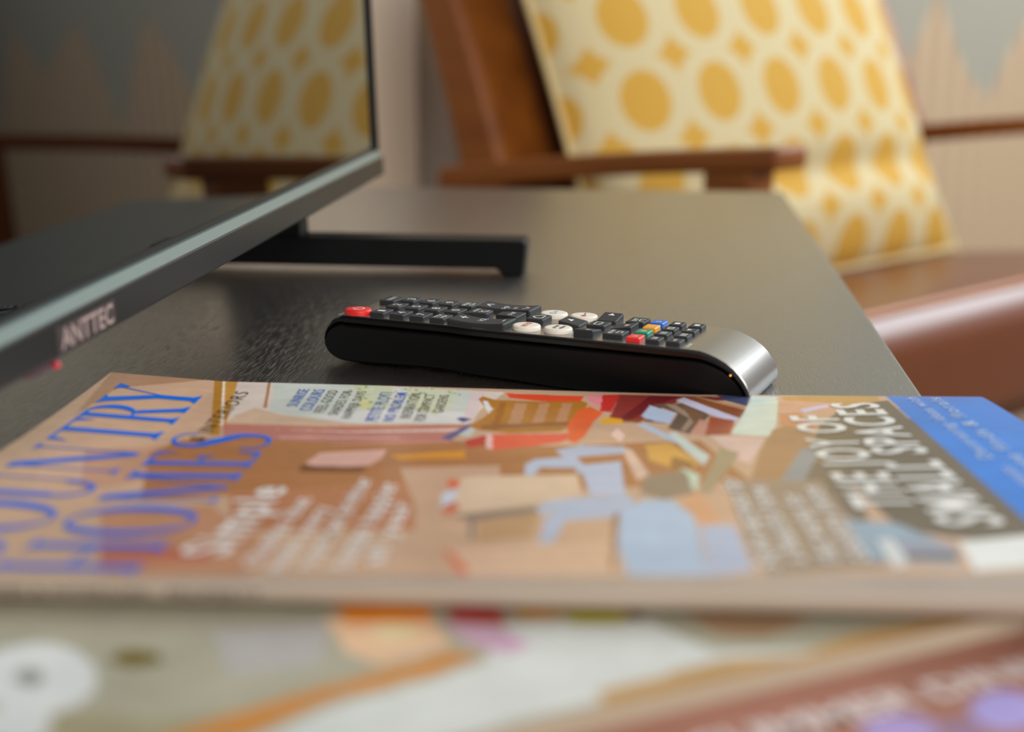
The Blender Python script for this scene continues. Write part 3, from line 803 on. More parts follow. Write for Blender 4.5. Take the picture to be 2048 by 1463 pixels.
MAG_TWO = [((172, 166, 144), [(279.0, 164.3), (-47.4, 13.5), (66.9, -88.3), (254.3, -1.7)]),
    ((160, 150, 118), [(202.4, 51.9), (172.0, 27.8), (147.7, 20.6), (167.3, 10.9), (204.9, 15.0)]),
    ((178, 172, 166), [(154.3, 59.7), (131.5, 54.4), (139.3, 35.9), (155.5, 38.9)]),
    ((218, 218, 214), [(177.7, 47.8), (178.6, 44.2), (180.1, 41.2), (182.1, 39.1), (184.4, 37.8), (186.9, 37.6), (189.4, 38.2), (191.9, 39.8), (194.0, 42.3), (195.8, 45.4), (197.1, 49.1), (197.8, 53.1), (197.8, 57.1), (197.1, 61.0), (195.8, 64.3), (193.8, 66.9), (191.4, 68.5), (188.7, 69.0), (185.9, 68.3), (183.2, 66.5), (180.8, 63.7), (179.0, 60.1), (177.9, 56.0), (177.4, 51.9)]),
    ((150, 150, 140), [(186.2, 52.6), (186.4, 51.7), (186.7, 50.9), (187.2, 50.3), (187.8, 50.0), (188.4, 49.9), (189.1, 50.0), (189.7, 50.5), (190.2, 51.1), (190.7, 51.9), (191.0, 52.9), (191.1, 53.9), (191.1, 54.9), (190.9, 55.9), (190.6, 56.7), (190.1, 57.3), (189.5, 57.7), (188.9, 57.8), (188.2, 57.6), (187.6, 57.2), (187.0, 56.5), (186.6, 55.6), (186.3, 54.7), (186.1, 53.6)]),
    ((214, 214, 210), [(187.8, 33.2), (188.2, 31.4), (188.9, 29.9), (190.0, 28.9), (191.2, 28.3), (192.5, 28.2), (193.9, 28.6), (195.3, 29.4), (196.5, 30.7), (197.4, 32.3), (198.2, 34.2), (198.5, 36.2), (198.6, 38.2), (198.2, 40.0), (197.5, 41.6), (196.5, 42.7), (195.2, 43.4), (193.8, 43.6), (192.4, 43.2), (191.0, 42.3), (189.7, 40.9), (188.7, 39.1), (188.0, 37.2), (187.7, 35.1)]),
    ((118, 100, 40), [(165.3, 51.2), (165.6, 50.3), (166.3, 49.6), (167.1, 49.2), (168.1, 49.1), (169.2, 49.2), (170.4, 49.6), (171.5, 50.2), (172.5, 51.1), (173.3, 52.1), (173.9, 53.1), (174.2, 54.2), (174.1, 55.2), (173.8, 56.1), (173.2, 56.8), (172.4, 57.3), (171.4, 57.4), (170.2, 57.3), (169.0, 56.9), (167.9, 56.3), (166.9, 55.4), (166.1, 54.4), (165.5, 53.3), (165.3, 52.2)]),
    ((204, 136, 66), [(173.7, 19.2), (162.7, 23.5), (145.9, 26.7), (126.0, 29.3), (115.1, 31.7), (110.5, 26.8), (122.4, 23.6), (142.8, 21.9), (157.9, 15.6)]),
    ((212, 213, 206), [(161.4, 11.7), (142.6, 19.8), (122.1, 21.7), (110.9, 24.6), (100.9, 37.7), (75.5, 32.6), (70.0, 10.9), (46.2, -0.1), (115.9, 1.9), (129.4, -3.1)]),
    ((232, 190, 152), [(132.1, 55.8), (112.6, 48.3), (114.2, 33.8), (129.3, 31.3), (133.1, 40.1)]),
    ((230, 206, 160), [(117.3, 41.6), (117.9, 40.6), (118.7, 39.8), (119.7, 39.2), (120.9, 39.0), (122.1, 39.0), (123.3, 39.4), (124.4, 40.1), (125.3, 41.0), (125.9, 42.1), (126.3, 43.3), (126.4, 44.5), (126.1, 45.7), (125.6, 46.8), (124.8, 47.7), (123.7, 48.2), (122.6, 48.5), (121.3, 48.5), (120.1, 48.1), (119.0, 47.4), (118.1, 46.5), (117.4, 45.3), (117.1, 44.1), (117.0, 42.8)]),
    ((232, 142, 40), [(127.9, 62.3), (110.5, 54.2), (113.3, 46.0), (129.1, 52.2)]),
    ((186, 66, 60), [(106.9, 52.6), (97.3, 48.1), (100.9, 38.2), (110.0, 44.0)]),
    ((206, 166, 186), [(112.0, 44.3), (101.5, 36.4), (100.3, 27.3), (105.6, 25.0), (109.9, 31.8)]),
    ((214, 150, 40), [(95.4, 47.2), (85.2, 42.5), (89.5, 36.1), (96.8, 39.4)]),
    ((180, 166, 24), [(85.2, 42.5), (74.0, 37.4), (78.9, 28.5), (88.8, 33.1)]),
    ((120, 90, 40), [(74.0, 37.4), (70.3, 35.6), (75.1, 28.3), (78.2, 29.8)]),
    ((172, 138, 104), [(65.7, 33.5), (37.8, 20.6), (48.1, 13.2), (58.7, 11.5), (65.6, 16.7)]),
    ((190, 150, 96), [(97.0, 5.4), (68.8, 6.6), (56.1, 2.1), (42.0, 5.3), (17.9, 4.6), (8.8, 0.4), (102.2, -4.4)])]
MAG_THREE = [((164, 112, 94), [(206.2, 181.8), (-120.7, 30.8), (67.8, -111.0), (214.6, -43.1)]),
    ((172, 150, 200), [(46.1, -25.4), (47.4, -26.5), (49.0, -27.3), (50.8, -27.8), (52.8, -28.0), (54.6, -27.7), (56.4, -27.2), (57.9, -26.3), (59.0, -25.1), (59.7, -23.8), (59.9, -22.3), (59.6, -20.9), (58.8, -19.5), (57.6, -18.4), (56.0, -17.4), (54.2, -16.9), (52.2, -16.7), (50.2, -16.9), (48.4, -17.5), (46.9, -18.5), (45.7, -19.7), (45.1, -21.1), (44.9, -22.6), (45.3, -24.0)]),
    ((170, 156, 214), [(24.5, -26.9), (26.2, -28.3), (28.1, -29.4), (30.1, -30.1), (32.1, -30.4), (34.0, -30.4), (35.6, -29.9), (36.8, -29.0), (37.7, -27.8), (38.0, -26.4), (37.8, -24.8), (37.1, -23.2), (36.0, -21.6), (34.4, -20.2), (32.5, -19.0), (30.4, -18.2), (28.3, -17.8), (26.3, -17.8), (24.6, -18.3), (23.3, -19.2), (22.5, -20.5), (22.2, -22.0), (22.5, -23.6), (23.3, -25.3)]),
    ((150, 120, 150), [(38.8, -28.4), (39.6, -29.1), (40.7, -29.7), (41.9, -30.0), (43.1, -30.1), (44.3, -30.0), (45.4, -29.6), (46.3, -29.0), (47.0, -28.3), (47.4, -27.4), (47.5, -26.5), (47.2, -25.6), (46.7, -24.7), (45.9, -24.0), (44.8, -23.4), (43.6, -23.1), (42.3, -23.0), (41.1, -23.1), (39.9, -23.5), (39.0, -24.1), (38.3, -24.8), (37.9, -25.7), (37.9, -26.6), (38.2, -27.6)])]

def raster(polys, A0, A1, B0, B1, step):
    """flat print as colours on a regular grid of cover points (mm)"""
    A = np.arange(A0, A1 + 1e-6, step)
    B = np.arange(B0, B1 + 1e-6, step)
    img = np.zeros((len(A), len(B), 3), np.float32)
    for col, poly in polys:
        P = np.array(poly)
        i0, i1 = np.searchsorted(A, P[:, 0].min()), np.searchsorted(A, P[:, 0].max(), 'right')
        j0, j1 = np.searchsorted(B, P[:, 1].min()), np.searchsorted(B, P[:, 1].max(), 'right')
        if i1 <= i0 or j1 <= j0:
            continue
        aa, bb = np.meshgrid(A[i0:i1], B[j0:j1], indexing='ij')
        ins = np.zeros(aa.shape, bool)
        for k in range(len(P)):
            (xa, ya), (xb, yb) = P[k], P[(k + 1) % len(P)]
            if ya == yb:
                continue
            ins ^= ((ya > bb) != (yb > bb)) & (aa < (xb - xa) * (bb - ya) / (yb - ya) + xa)
        img[i0:i1, j0:j1][ins] = lin(col)
    # unevenness of the printed photograph
    ga, gb = np.linspace(0, 1, img.shape[0]), np.linspace(0, 1, img.shape[1])
    rng = np.random.default_rng(7)
    for nfreq, amp in ((9, 0.07), (30, 0.06), (90, 0.05)):
        g = rng.uniform(-1, 1, (nfreq + 2, nfreq + 2))
        xa, xb = ga * nfreq, gb * nfreq
        ia, ib = xa.astype(int), xb.astype(int)
        fa, fb = (xa - ia)[:, None], (xb - ib)[None, :]
        g4 = (g[np.ix_(ia, ib)] * (1 - fa) + g[np.ix_(ia + 1, ib)] * fa) * (1 - fb) + (g[np.ix_(ia, ib + 1)] * (1 - fa) + g[np.ix_(ia + 1, ib + 1)] * fa) * fb
        img *= (1 + amp * g4)[:, :, None]
    return A, B, img


def print_mat(name, rough=0.3):
    m = mat(name, (200, 200, 200), rough, Specular_IOR_Level=0.16)
    nt, b, N, L = nodes(m)
    at = N('ShaderNodeAttribute', attribute_name='print')
    L(at.outputs['Color'], b.inputs['Base Color'])
    return m


def cover_mesh(name, A, B, img, place, m, parent):
    na, nb = len(A), len(B)
    aa, bb = np.meshgrid(A, B, indexing='ij')
    co = place(aa.ravel() / 1e3, bb.ravel() / 1e3)
    me = bpy.data.meshes.new(name)
    idx = np.arange(na * nb).reshape(na, nb)
    q = np.stack([idx[:-1, :-1], idx[:-1, 1:], idx[1:, 1:], idx[1:, :-1]], -1).reshape(-1, 4)
    me.vertices.add(na * nb)
    me.vertices.foreach_set('co', co.astype(np.float32).ravel())
    me.loops.add(q.size)
    me.loops.foreach_set('vertex_index', q.astype(np.int32).ravel())
    me.polygons.add(len(q))
    me.polygons.foreach_set('loop_start', np.arange(0, q.size, 4, dtype=np.int32))
    me.polygons.foreach_set('use_smooth', np.ones(len(q), bool))
    me.update(calc_edges=True)
    if me.polygons[0].normal.z < 0:
        me.flip_normals()
    at = me.color_attributes.new('print', 'FLOAT_COLOR', 'POINT')
    rgba = np.ones((na * nb, 4), np.float32)
    rgba[:, :3] = img.reshape(-1, 3)
    at.data.foreach_set('color', rgba.ravel())
    return link(name, me, m, parent)


def block(name, A0, A1, B0, B1, top, bottom, m, parent, n=40):
    """closed slab between two height fields over the cover rectangle (m)"""
    a = np.linspace(A0, A1, n)
    bq = np.linspace(B0, B1, n)
    aa, bb = np.meshgrid(a, bq, indexing='ij')
    t = top(aa.ravel(), bb.ravel())
    u = bottom(aa.ravel(), bb.ravel())
    V = np.vstack([t, u])
    k = n * n
    F = grid_faces(n, n)
    F = F + [tuple(k + i for i in f[::-1]) for f in F]
    ring = [i * n for i in range(n)] + [(n - 1) * n + j for j in range(1, n)] + [i * n + n - 1 for i in range(n - 2, -1, -1)] + [j for j in range(n - 2, 0, -1)]
    for i in range(len(ring)):
        p, q = ring[i], ring[(i + 1) % len(ring)]
        F.append((p, q, k + q, k + p))
    return pydata(name, V, F, m, parent, smooth=False)


m_pages = mat('page_edges', (196, 180, 156), 0.8)
nt, b, N, L = nodes(m_pages)
tc = N('ShaderNodeTexCoord')
mp = N('ShaderNodeMapping')
mp.inputs['Scale'].default_value = (3, 3, 2500)
nz = N('ShaderNodeTexNoise', Scale=1.0, Detail=1.0)
L(tc.outputs['Object'], mp.inputs['Vector'])
L(mp.outputs['Vector'], nz.inputs['Vector'])
mx = N('ShaderNodeMix', data_type='RGBA')
mx.inputs[6].default_value = (*lin((160, 140, 112)), 1)
mx.inputs[7].default_value = (*lin((214, 200, 178)), 1)
L(nz.outputs['Fac'], mx.inputs[0])
L(mx.outputs[2], b.inputs['Base Color'])

# --- the topmost magazine: far edge flat on the table, spine propped on the two below
ya = R(2.7)
AD = np.array([math.cos(ya), -math.sin(ya)])
BD = np.array([-math.sin(ya), -math.cos(ya)])
PL = np.array([-0.13973, 0.48031])
LA, LB = 0.2995, 0.2105


def z_one(a, b_):
    t = np.clip(a / LA, -.1, 1.1)
    q = np.clip(b_ / LB, 0, 1.05)
    zf = np.interp(t, [0, .13, .28, .68, 1], [.010, .0072, .0065, .0045, .005])
    e = 2.4 + (0.85 - 2.4) * np.clip((t - .1) / .85, 0, 1)
    return zf + (.0215 - zf) * q ** e


def thick_one(b_):
    return 0.0030 + 0.0015 * np.clip(b_ / LB, 0, 1)


def place_one(lift):
    def f(a, b_):
        a, b_ = np.asarray(a, float), np.asarray(b_, float)
        p = PL + a[:, None] * AD + b_[:, None] * BD
        return np.column_stack([p, z_one(a, b_) + (lift(b_) if callable(lift) else lift)])
    return f


mag1 = thing('magazine', 'glossy country homes magazine with blue serif title, topmost in front of remote', 'magazine', (PL[0], PL[1], T))
A, B, img = raster(MAG_ONE, 0, 299.5, 0, 210.5, 0.5)
m_gloss = print_mat('glossy_cover', 0.20)
cover_mesh('front_cover', A, B, img, place_one(0.0), m_gloss, mag1)
block('page_block', 0.0008, LA - 0.0008, 0.0006, LB - 0.0003, place_one(-0.0003), place_one(lambda b_: -thick_one(b_) + 0.0003), m_pages, mag1)
m_backc = mat('back_cover_print', (200, 180, 160), 0.35)
block('back_cover', 0, LA, 0, LB, place_one(lambda b_: -thick_one(b_) + 0.00028), place_one(lambda b_: -thick_one(b_)), m_backc, mag1, 24)
# spine: rounded strip along the near edge
V, F = [], []
m_spine = mat('spine_print', (178, 160, 142), 0.4)
na, npf = 60, 9
for i in range(na):
    a = LA * i / (na - 1)
    for k in range(npf):
        q = k / (npf - 1)
        bb_ = LB + 0.0011 * math.sin(math.pi * q) ** 0.6
        zz = float(z_one(np.array(a), np.array(LB))) - 0.0045 * q
        p = PL + a * AD + bb_ * BD
        V.append((p[0], p[1], zz))
sp = pydata('spine', V, grid_faces(na, npf), m_spine, mag1, smooth=True)
gv, gf, gw = glyphs('COUNTRY HOMES & INTERIORS   PROPERTY', 0.0)
V = []
for p in gv:
    a = 0.018 + p[0] / gw * 0.082
    pp = PL + a * AD + (LB + 0.0013) * BD
    V.append((pp[0], pp[1], float(z_one(np.array(a), np.array(LB))) - 0.0032 + 0.0018 * p[1]))
pydata('spine_lettering', V, gf, mat('spine_ink', (70, 62, 54), 0.5), sp)

_inks = {}


def ink(c):
    if c not in _inks:
        _inks[c] = mat('ink', c, 0.20, Specular_IOR_Level=0.16)
    return _inks[c]


def drape(name, pts, faces, m, parent, place, maxlen=0.006):
    """2-D pieces in cover coordinates (m), cut fine enough to follow the bend, laid on the cover"""
    bm = bmesh.new()
    vs = [bm.verts.new((p[0], p[1], 0)) for p in pts]
    for f in faces:
        try:
            bm.faces.new([vs[i] for i in f])
        except ValueError:
            pass
    bmesh.ops.triangulate(bm, faces=bm.faces)
    for _ in range(4):
        es = [e for e in bm.edges if e.calc_length() > maxlen]
        if not es:
            break
        bmesh.ops.subdivide_edges(bm, edges=es, cuts=1)
        bmesh.ops.triangulate(bm, faces=bm.faces)
    c = np.array([v.co[:2] for v in bm.verts])
    w = place(c[:, 0], c[:, 1])
    for v, p in zip(bm.verts, w):
        v.co = p
    for f in bm.faces:
        f.normal_update()
        if f.normal.z < 0:
            f.normal_flip()
    me = bpy.data.meshes.new(name)
    bm.to_mesh(me)
    bm.free()
    me.polygons.foreach_set('use_smooth', [True] * len(me.polygons))
    return link(name, me, m, parent)


for body, a0, b0, b1, cap, col, style in MAG_ONE_TEXT:
    gv, gf, gw = glyphs(body, {'r': -0.004, 'b': 0.004, 'w': 0.018, 'B': 0.022, 't': -0.006}[style], 1.16)
    nm = {'B': 'headline'}.get(style, 'cover_line')
    sl = 0.25 if style == 't' else 0.0
    pts = [((a0 - p[1] * cap) / 1e3, (b0 - (p[0] + sl * p[1]) / gw * (b0 - b1)) / 1e3) for p in gv]
    drape(nm, pts, gf, ink(tuple(col)), mag1, place_one(0.00018))


# title letters, drawn as thick stems, hairlines and wedge serifs (mm, cap height 30)
def ring(cx, cy, rx, ry, ix, iy, a0=0, a1=360, n=36):
    out = []
    for k in range(n):
        p, q = R(a0 + (a1 - a0) * k / n), R(a0 + (a1 - a0) * (k + 1) / n)
        out.append([(cx + rx * math.cos(p), cy + ry * math.sin(p)), (cx + rx * math.cos(q), cy + ry * math.sin(q)),
                    (cx + ix * math.cos(q), cy + iy * math.sin(q)), (cx + ix * math.cos(p), cy + iy * math.sin(p))])
    return out


def stem(x0, x1, y0=0, y1=30, s=2.6):
    return [[(x0, y0), (x1, y0), (x1, y1), (x0, y1)],
            [(x0 - s, y0), (x1 + s, y0), (x1, y0 + 2.0), (x0, y0 + 2.0)],
            [(x0, y1 - 2.0), (x1, y1 - 2.0), (x1 + s, y1), (x0 - s, y1)]]


def ribbon(pts, wid, n=60):
    """smooth stroke through control points with a varying width"""
    P = np.array(pts, float)
    t = np.linspace(0, len(P) - 1, n)
    c = []
    for q in t:
        i = min(int(q), len(P) - 2)
        f = q - i
        p0, p1, p2, p3 = P[max(i - 1, 0)], P[i], P[i + 1], P[min(i + 2, len(P) - 1)]
        c.append(0.5 * (2 * p1 + (p2 - p0) * f + (2 * p0 - 5 * p1 + 4 * p2 - p3) * f * f + (3 * p1 - p0 - 3 * p2 + p3) * f ** 3))
    c = np.array(c)
    d = np.gradient(c, axis=0)
    d /= np.linalg.norm(d, axis=1)[:, None]
    nn = np.column_stack([-d[:, 1], d[:, 0]])
    w = np.interp(t, range(len(P)), wid)[:, None] / 2
    l, r = c + nn * w, c - nn * w
    return [[tuple(l[k]), tuple(l[k + 1]), tuple(r[k + 1]), tuple(r[k])] for k in range(n - 1)]


LET = {
    'Y': (25, [[(2.4, 29), (8.0, 29), (15.2, 13), (10.8, 13)], [(20.6, 29), (21.6, 29), (15.0, 13), (14.2, 13)], [(10.8, 0), (15, 0), (15, 13.2), (10.8, 13.2)],
               [(8.0, 0), (18, 0), (15, 2.2), (10.8, 2.2)], [(0, 30), (11, 30), (8.0, 28.4), (2.4, 28.4)], [(18, 30), (25, 30), (22.0, 25.4), (20.8, 27)]]),
    'R': (22, stem(3, 7) + ring(8.5, 22.2, 9.5, 7.8, 5.2, 7.0, -90, 90, 20) + [[(6.5, 29.2), (9, 29.2), (9, 30), (6.5, 30)], [(6.5, 14.4), (9, 14.4), (9, 15.2), (6.5, 15.2)],
               [(9.5, 15), (13.5, 15), (20.0, 1.5), (15.6, 1.5)], [(14.8, 0), (23.0, 0), (20.0, 2.2), (15.3, 2.2)]]),
    'T': (24, [[(10, 0), (14, 0), (14, 30), (10, 30)], [(7, 0), (17, 0), (14, 2.2), (10, 2.2)], [(0, 29.1), (24, 29.1), (24, 30), (0, 30)],
               [(0, 30), (0, 23.5), (3.4, 29.4)], [(24, 30), (24, 23.5), (20.6, 29.4)]]),
    'N': (28, [[(3.6, 0), (4.5, 0), (4.5, 29), (3.6, 29)], [(23.6, 0), (24.5, 0), (24.5, 30), (23.6, 30)], [(1.2, 30), (6.6, 30), (24.5, 1.5), (24.5, 0), (21.6, 0)],
               [(0.6, 0), (7.6, 0), (4.5, 1.8), (3.6, 1.8)], [(20.6, 30), (27.6, 30), (24.5, 28.2), (23.6, 28.2)]]),
    'U': (25, [[(3, 9), (7, 9), (7, 30), (3, 30)], [(20.2, 9), (21.1, 9), (21.1, 30), (20.2, 30)], [(0.4, 30), (9.6, 30), (7, 28), (3, 28)], [(17.4, 30), (24, 30), (21.1, 28.2), (20.2, 28.2)]]
          + ring(12.05, 9.2, 9.05, 9.6, 6.4, 8.2, 180, 360, 24)),
    'O': (28, ring(14, 15, 14, 15.4, 9.2, 14.5, 0, 360, 48)),
    'C': (27, ring(14, 15, 14, 15.4, 9.2, 14.5, 48, 312, 40) + [[(25, 20), (25.6, 28.5), (22.4, 27.5)], [(22.8, 3.6), (25, 9.2), (24.2, 9.2)]]),
    'H': (28, stem(3, 7) + stem(21, 25) + [[(7, 14.6), (21, 14.6), (21, 15.6), (7, 15.6)]]),
    'M': (34, [[(3.6, 0), (4.6, 0), (4.6, 30), (3.6, 30)], [(0.8, 0), (7.4, 0), (4.6, 1.8), (3.6, 1.8)], [(2.0, 30), (7.4, 30), (18.4, 2), (16.4, 0), (15.8, 0)],
               [(26.6, 30), (27.6, 30), (16.8, 0), (15.9, 0)]] + stem(26, 30)),
    'E': (22, stem(3, 7) + [[(7, 29.1), (19, 29.1), (19, 30), (7, 30)], [(7, 0), (20, 0), (20, 0.9), (7, 0.9)], [(7, 14.7), (14, 14.7), (14, 15.5), (7, 15.5)],
               [(19.4, 30), (19.4, 23), (16.4, 29.4)], [(21, 0), (21, 7.6), (17.4, 0.6)], [(14.4, 11.6), (14.4, 18.6), (12.2, 15.1)]]),
    'S': (20, ribbon([(16.6, 23.6), (16.2, 27.6), (10.5, 29.4), (4.6, 26.2), (4.4, 20.6), (10.2, 15.6), (15.8, 10.2), (15.2, 3.4), (9.2, 0.5), (3.2, 2.6), (2.6, 7.6)],
                     [0.9, 1.0, 1.2, 2.0, 3.6, 4.8, 3.8, 2.0, 1.2, 1.0, 0.9], 70)),
}
m_title = ink((0, 112, 224))
for a_base, row in ((37.5, [('Y', 13, 39), ('R', 35, 57), ('T', 57, 82), ('N', 86, 114), ('U', 117, 141), ('O', 144, 173), ('C', 176, 204)]),
                    (72.0, [('S', 63, 84), ('E', 85, 104), ('M', 107, 142), ('O', 145, 174), ('H', 178, 207)])):
    for ch, bf, bn in row:
        W_, polys = LET[ch]
        pts, fcs = [], []
        for poly in polys:
            k0 = len(pts)
            pts += [((a_base - y) / 1e3, (bn - x * (bn - bf) / W_) / 1e3) for x, y in poly]
            fcs.append(tuple(range(k0, k0 + len(poly))))
        drape('title_letter', pts, fcs, m_title, mag1, place_one(0.0002))

# --- the middle and the bottom magazine, turned on the table
E2 = np.array([math.cos(R(24.8)), math.sin(R(24.8))])
N2 = np.array([-E2[1], E2[0]])
P2 = np.array([0.106, 0.268])
Z2, Z3 = 0.0145, 0.0100


def world2(s, n):
    s, n = np.asarray(s, float), np.asarray(n, float)
    return P2 - s[:, None] * E2 + n[:, None] * N2


def z_two(s, n):
    w = world2(s, n) - PL
    a, b_ = w @ AD, w @ BD
    lim = z_one(a, b_) - thick_one(b_) - 0.0006
    lim = np.where(b_ > LB, lim + (b_ - LB) * 0.5, lim)
    return np.minimum(Z2, lim)


def place_two(lift, lo=None):
    def f(s, n):
        z = z_two(np.asarray(s, float), np.asarray(n, float)) + lift
        if lo is not None:
            z = np.maximum(z, lo)
        return np.column_stack([world2(s, n), z])
    return f


def off(place):
    """shift world points into a magazine's own frame (origin at its Empty)"""
    return place


mag2 = thing('magazine', 'pale magazine with white cup and orange band on cover, middle of the pile', 'magazine', (P2[0], P2[1], T))
A, B, img = raster(MAG_TWO, 0, 226, 0, 158, 1.0)
m_print2 = print_mat('satin_cover', 0.32)
c2 = cover_mesh('front_cover', A, B, img, place_two(0.0), m_print2, mag2)
p2 = block('page_block', 0.0006, 0.2254, 0.0004, 0.1574, place_two(-0.0003), place_two(-0.0041, 0.0005), m_pages, mag2, 36)
b2 = block('back_cover', 0, 0.226, 0, 0.158, place_two(-0.00415, 0.00045), place_two(-0.0044, 0.0002), m_backc, mag2, 36)

S3, N3 = -0.016, 0.015


def place_three(z):
    def f(s, n):
        return np.column_stack([world2(s, n), np.full(len(np.asarray(s)), z)])
    return f


mag3 = thing('magazine', 'reddish-brown magazine with white capitals and lilac flowers, bottom of the pile', 'magazine', (P2[0], P2[1], T))
A, B, img = raster(MAG_THREE, -16, 248, -185, 15, 1.0)
c3 = cover_mesh('front_cover', A, B, img, place_three(Z3), m_print2, mag3)
p3 = block('page_block', S3 + 0.0006, 0.2474, -0.1846, N3 - 0.0006, place_three(Z3 - 0.0003), place_three(0.0006), m_pages, mag3, 6)
b3 = block('back_cover', S3, 0.248, -0.185, N3, place_three(0.00055), place_three(0.0002), m_backc, mag3, 6)
m_white_ink = ink((224, 206, 200))
gv, gf, gw = glyphs('SUMMER DINING', 0.03)
pts = [((88 - p[0] / gw * 92) / 1e3, (-16.2 + p[1] * 6.6) / 1e3) for p in gv]
t3 = drape('headline', pts, gf, m_white_ink, mag3, place_three(Z3 + 0.0002), 0.02)
# children keep world coordinates in their meshes: bring them into the frames of their Empties
for root in (mag1, mag2, mag3):
    ox, oy = root.location.x, root.location.y
    stack = list(root.children)
    while stack:
        o = stack.pop()
        o.data.transform(Matrix.Translation((-ox, -oy, 0)))
        stack += list(o.children)

# ================================================================== remote control
r_o = Vector((-0.05922, 0.53581, T))
remote = thing('remote_control', 'black television remote with grey metal face and many buttons, behind the magazine', 'remote control', r_o, R(-24))
m_shell = mat('remote_black', (9, 8, 8), 0.38, Specular_IOR_Level=0.3)
m_shell2 = mat('remote_black_gloss', (12, 11, 10), 0.24)
m_face = mat('brushed_face', (156, 150, 144), 0.25, 0.92)
grain(m_face, (900, 14, 900), 0.10, 0.00015, 3.0)
m_key = mat('rubber_key', (40, 40, 42), 0.62)
mm = 0.001
FZ = 19.0                                              # face height (mm)


def tn(s):
    k = min(1, max(0, (s - 38) / 14))
    return -5.4 - 1.4 * k * k * (3 - 2 * k)


def tf(s):
    k = min(1, max(0, (s - 38) / 14))
    return 32.6 + 1.4 * k * k * (3 - 2 * k)


top_curve = []
for k in range(13):                                    # round upper end, from below to the face
    a = R(184 - 94 * k / 12)
    top_curve.append((-2.6 + 9.7 * math.cos(a), 9.4 + 9.5 * math.sin(a)))
for s_ in np.arange(2.0, 136.0, 4.0):
    top_curve.append((s_, FZ - 0.1))
for (s_, z) in ((138, 18.8), (141, 18.1), (144, 17.0), (147, 15.6), (150, 13.6), (152, 11.7), (153.9, 9.3), (155.2, 7.0), (155.9, 4.8), (155.9, 3.0), (155.3, 1.5), (154.2, 0.5)):
    top_curve.append((s_, z))
tc_ = np.array(top_curve)
d = np.gradient(tc_, axis=0)
d /= np.linalg.norm(d, axis=1)[:, None]
nrm = np.column_stack([d[:, 1], -d[:, 0]])             # inward (downwards along the top)
inner = tc_ + nrm * np.interp(np.arange(len(tc_)), [0, 6, 12, len(tc_) - 12, len(tc_) - 1], [0.4, 1.8, 3.0, 3.0, 0.9])[:, None]
taus = [0.0, 0.012, 0.03, 0.97, 0.988, 1.0]
insets = [0.8, 0.25, 0.0, 0.0, 0.25, 0.8]


def extrude_strip(name, outer, inner_, m, parent, side=0.0, smooth=True):
    n = len(outer)
    V = []
    mid = (outer + inner_) / 2
    for tau, ins in zip(taus, insets):
        for arr in (outer, inner_[::-1]):
            mids = mid if arr is outer else mid[::-1]
            for p, q in zip(arr, mids):
                dv = q - p
                ln = max(np.linalg.norm(dv), 1e-6)
                pp = p + dv / ln * min(ins, ln * 0.8)
                t = (tn(pp[0]) + side) * (1 - tau) + (tf(pp[0]) - side) * tau
                V.append((pp[0] * mm, t * mm, pp[1] * mm))
    k = 2 * n
    F = []
    for i in range(len(taus) - 1):
        for j in range(k):
            F.append((i * k + j, i * k + (j + 1) % k, (i + 1) * k + (j + 1) % k, (i + 1) * k + j))
    for base in (0, (len(taus) - 1) * k):
        for j in range(n - 1):
            F.append((base + j, base + j + 1, base + k - 2 - j, base + k - 1 - j))
    return pydata(name, V, F, m, parent, smooth=False)


def smooth_by_angle(o, ang=35):
    o.data.polygons.foreach_set('use_smooth', [True] * len(o.data.polygons))
    o.data.set_sharp_from_angle(angle=R(ang))


up = extrude_strip('upper_shell', tc_, inner, m_shell2, remote)
smooth_by_angle(up)
# lower shell: from the groove under the lip to an underside arched between two resting pads
lowtop = tc_ + nrm * (np.interp(np.arange(len(tc_)), [0, 6, 12, len(tc_) - 12, len(tc_) - 1], [0.15, 2.0, 3.4, 3.4, 1.3])[:, None])
und = []
for p in lowtop:
    s_ = p[0]
    if s_ < 0:
        z = 9.2 - 8.2 * max(0.0, 1 - min(1.0, abs(s_) / 12.3) ** 2.6) ** 0.385
    elif s_ < 67:
        z = 1.0 + 0.9 * math.sin(math.pi * s_ / 67) ** 2
    else:
        z = max(0.0, 1.0 - (s_ - 67) * 0.05)
    und.append((s_, min(z, p[1] - 0.2)))
und = np.array(und)
lo = extrude_strip('lower_shell', lowtop, und, m_shell, remote, side=0.15)
smooth_by_angle(lo)
# brushed face plate over the top and down the lower end
fs = [i for i in range(len(tc_)) if i >= 11]
V, F = [], []
for i in fs:
    s_, z = tc_[i]
    ou = -nrm[i]
    for (t, h) in ((tn(s_) + 0.9, 0.0), (tn(s_) + 1.1, 0.28), (tf(s_) - 1.1, 0.28), (tf(s_) - 0.9, 0.0)):
        V.append(((s_ + ou[0] * h) * mm, t * mm, (z + ou[1] * h) * mm))
n = len(fs)
F = [(4 * i + k, 4 * i + k + 1, 4 * i + 5 + k, 4 * i + 4 + k) for i in range(n - 1) for k in range(3)]
fp = pydata('face_plate', V, F, m_face, remote)
smooth_by_angle(fp, 40)
# tiny glowing amber bead standing in for a lamp's glint on the lip
bm = bmesh.new()
bmesh.ops.create_uvsphere(bm, u_segments=12, v_segments=8, radius=0.00032, matrix=Matrix.Translation((0.1492, (tn(149) + 0.15) * mm, 0.0117)))
m_amb = mat('amber_glint', (255, 170, 60), 0.3)
nodes(m_amb)[1].inputs['Emission Color'].default_value = (1.0, 0.42, 0.06, 1)
nodes(m_amb)[1].inputs['Emission Strength'].default_value = 1.6
from_bm('lip_glint', bm, m_amb, remote, smooth=True)


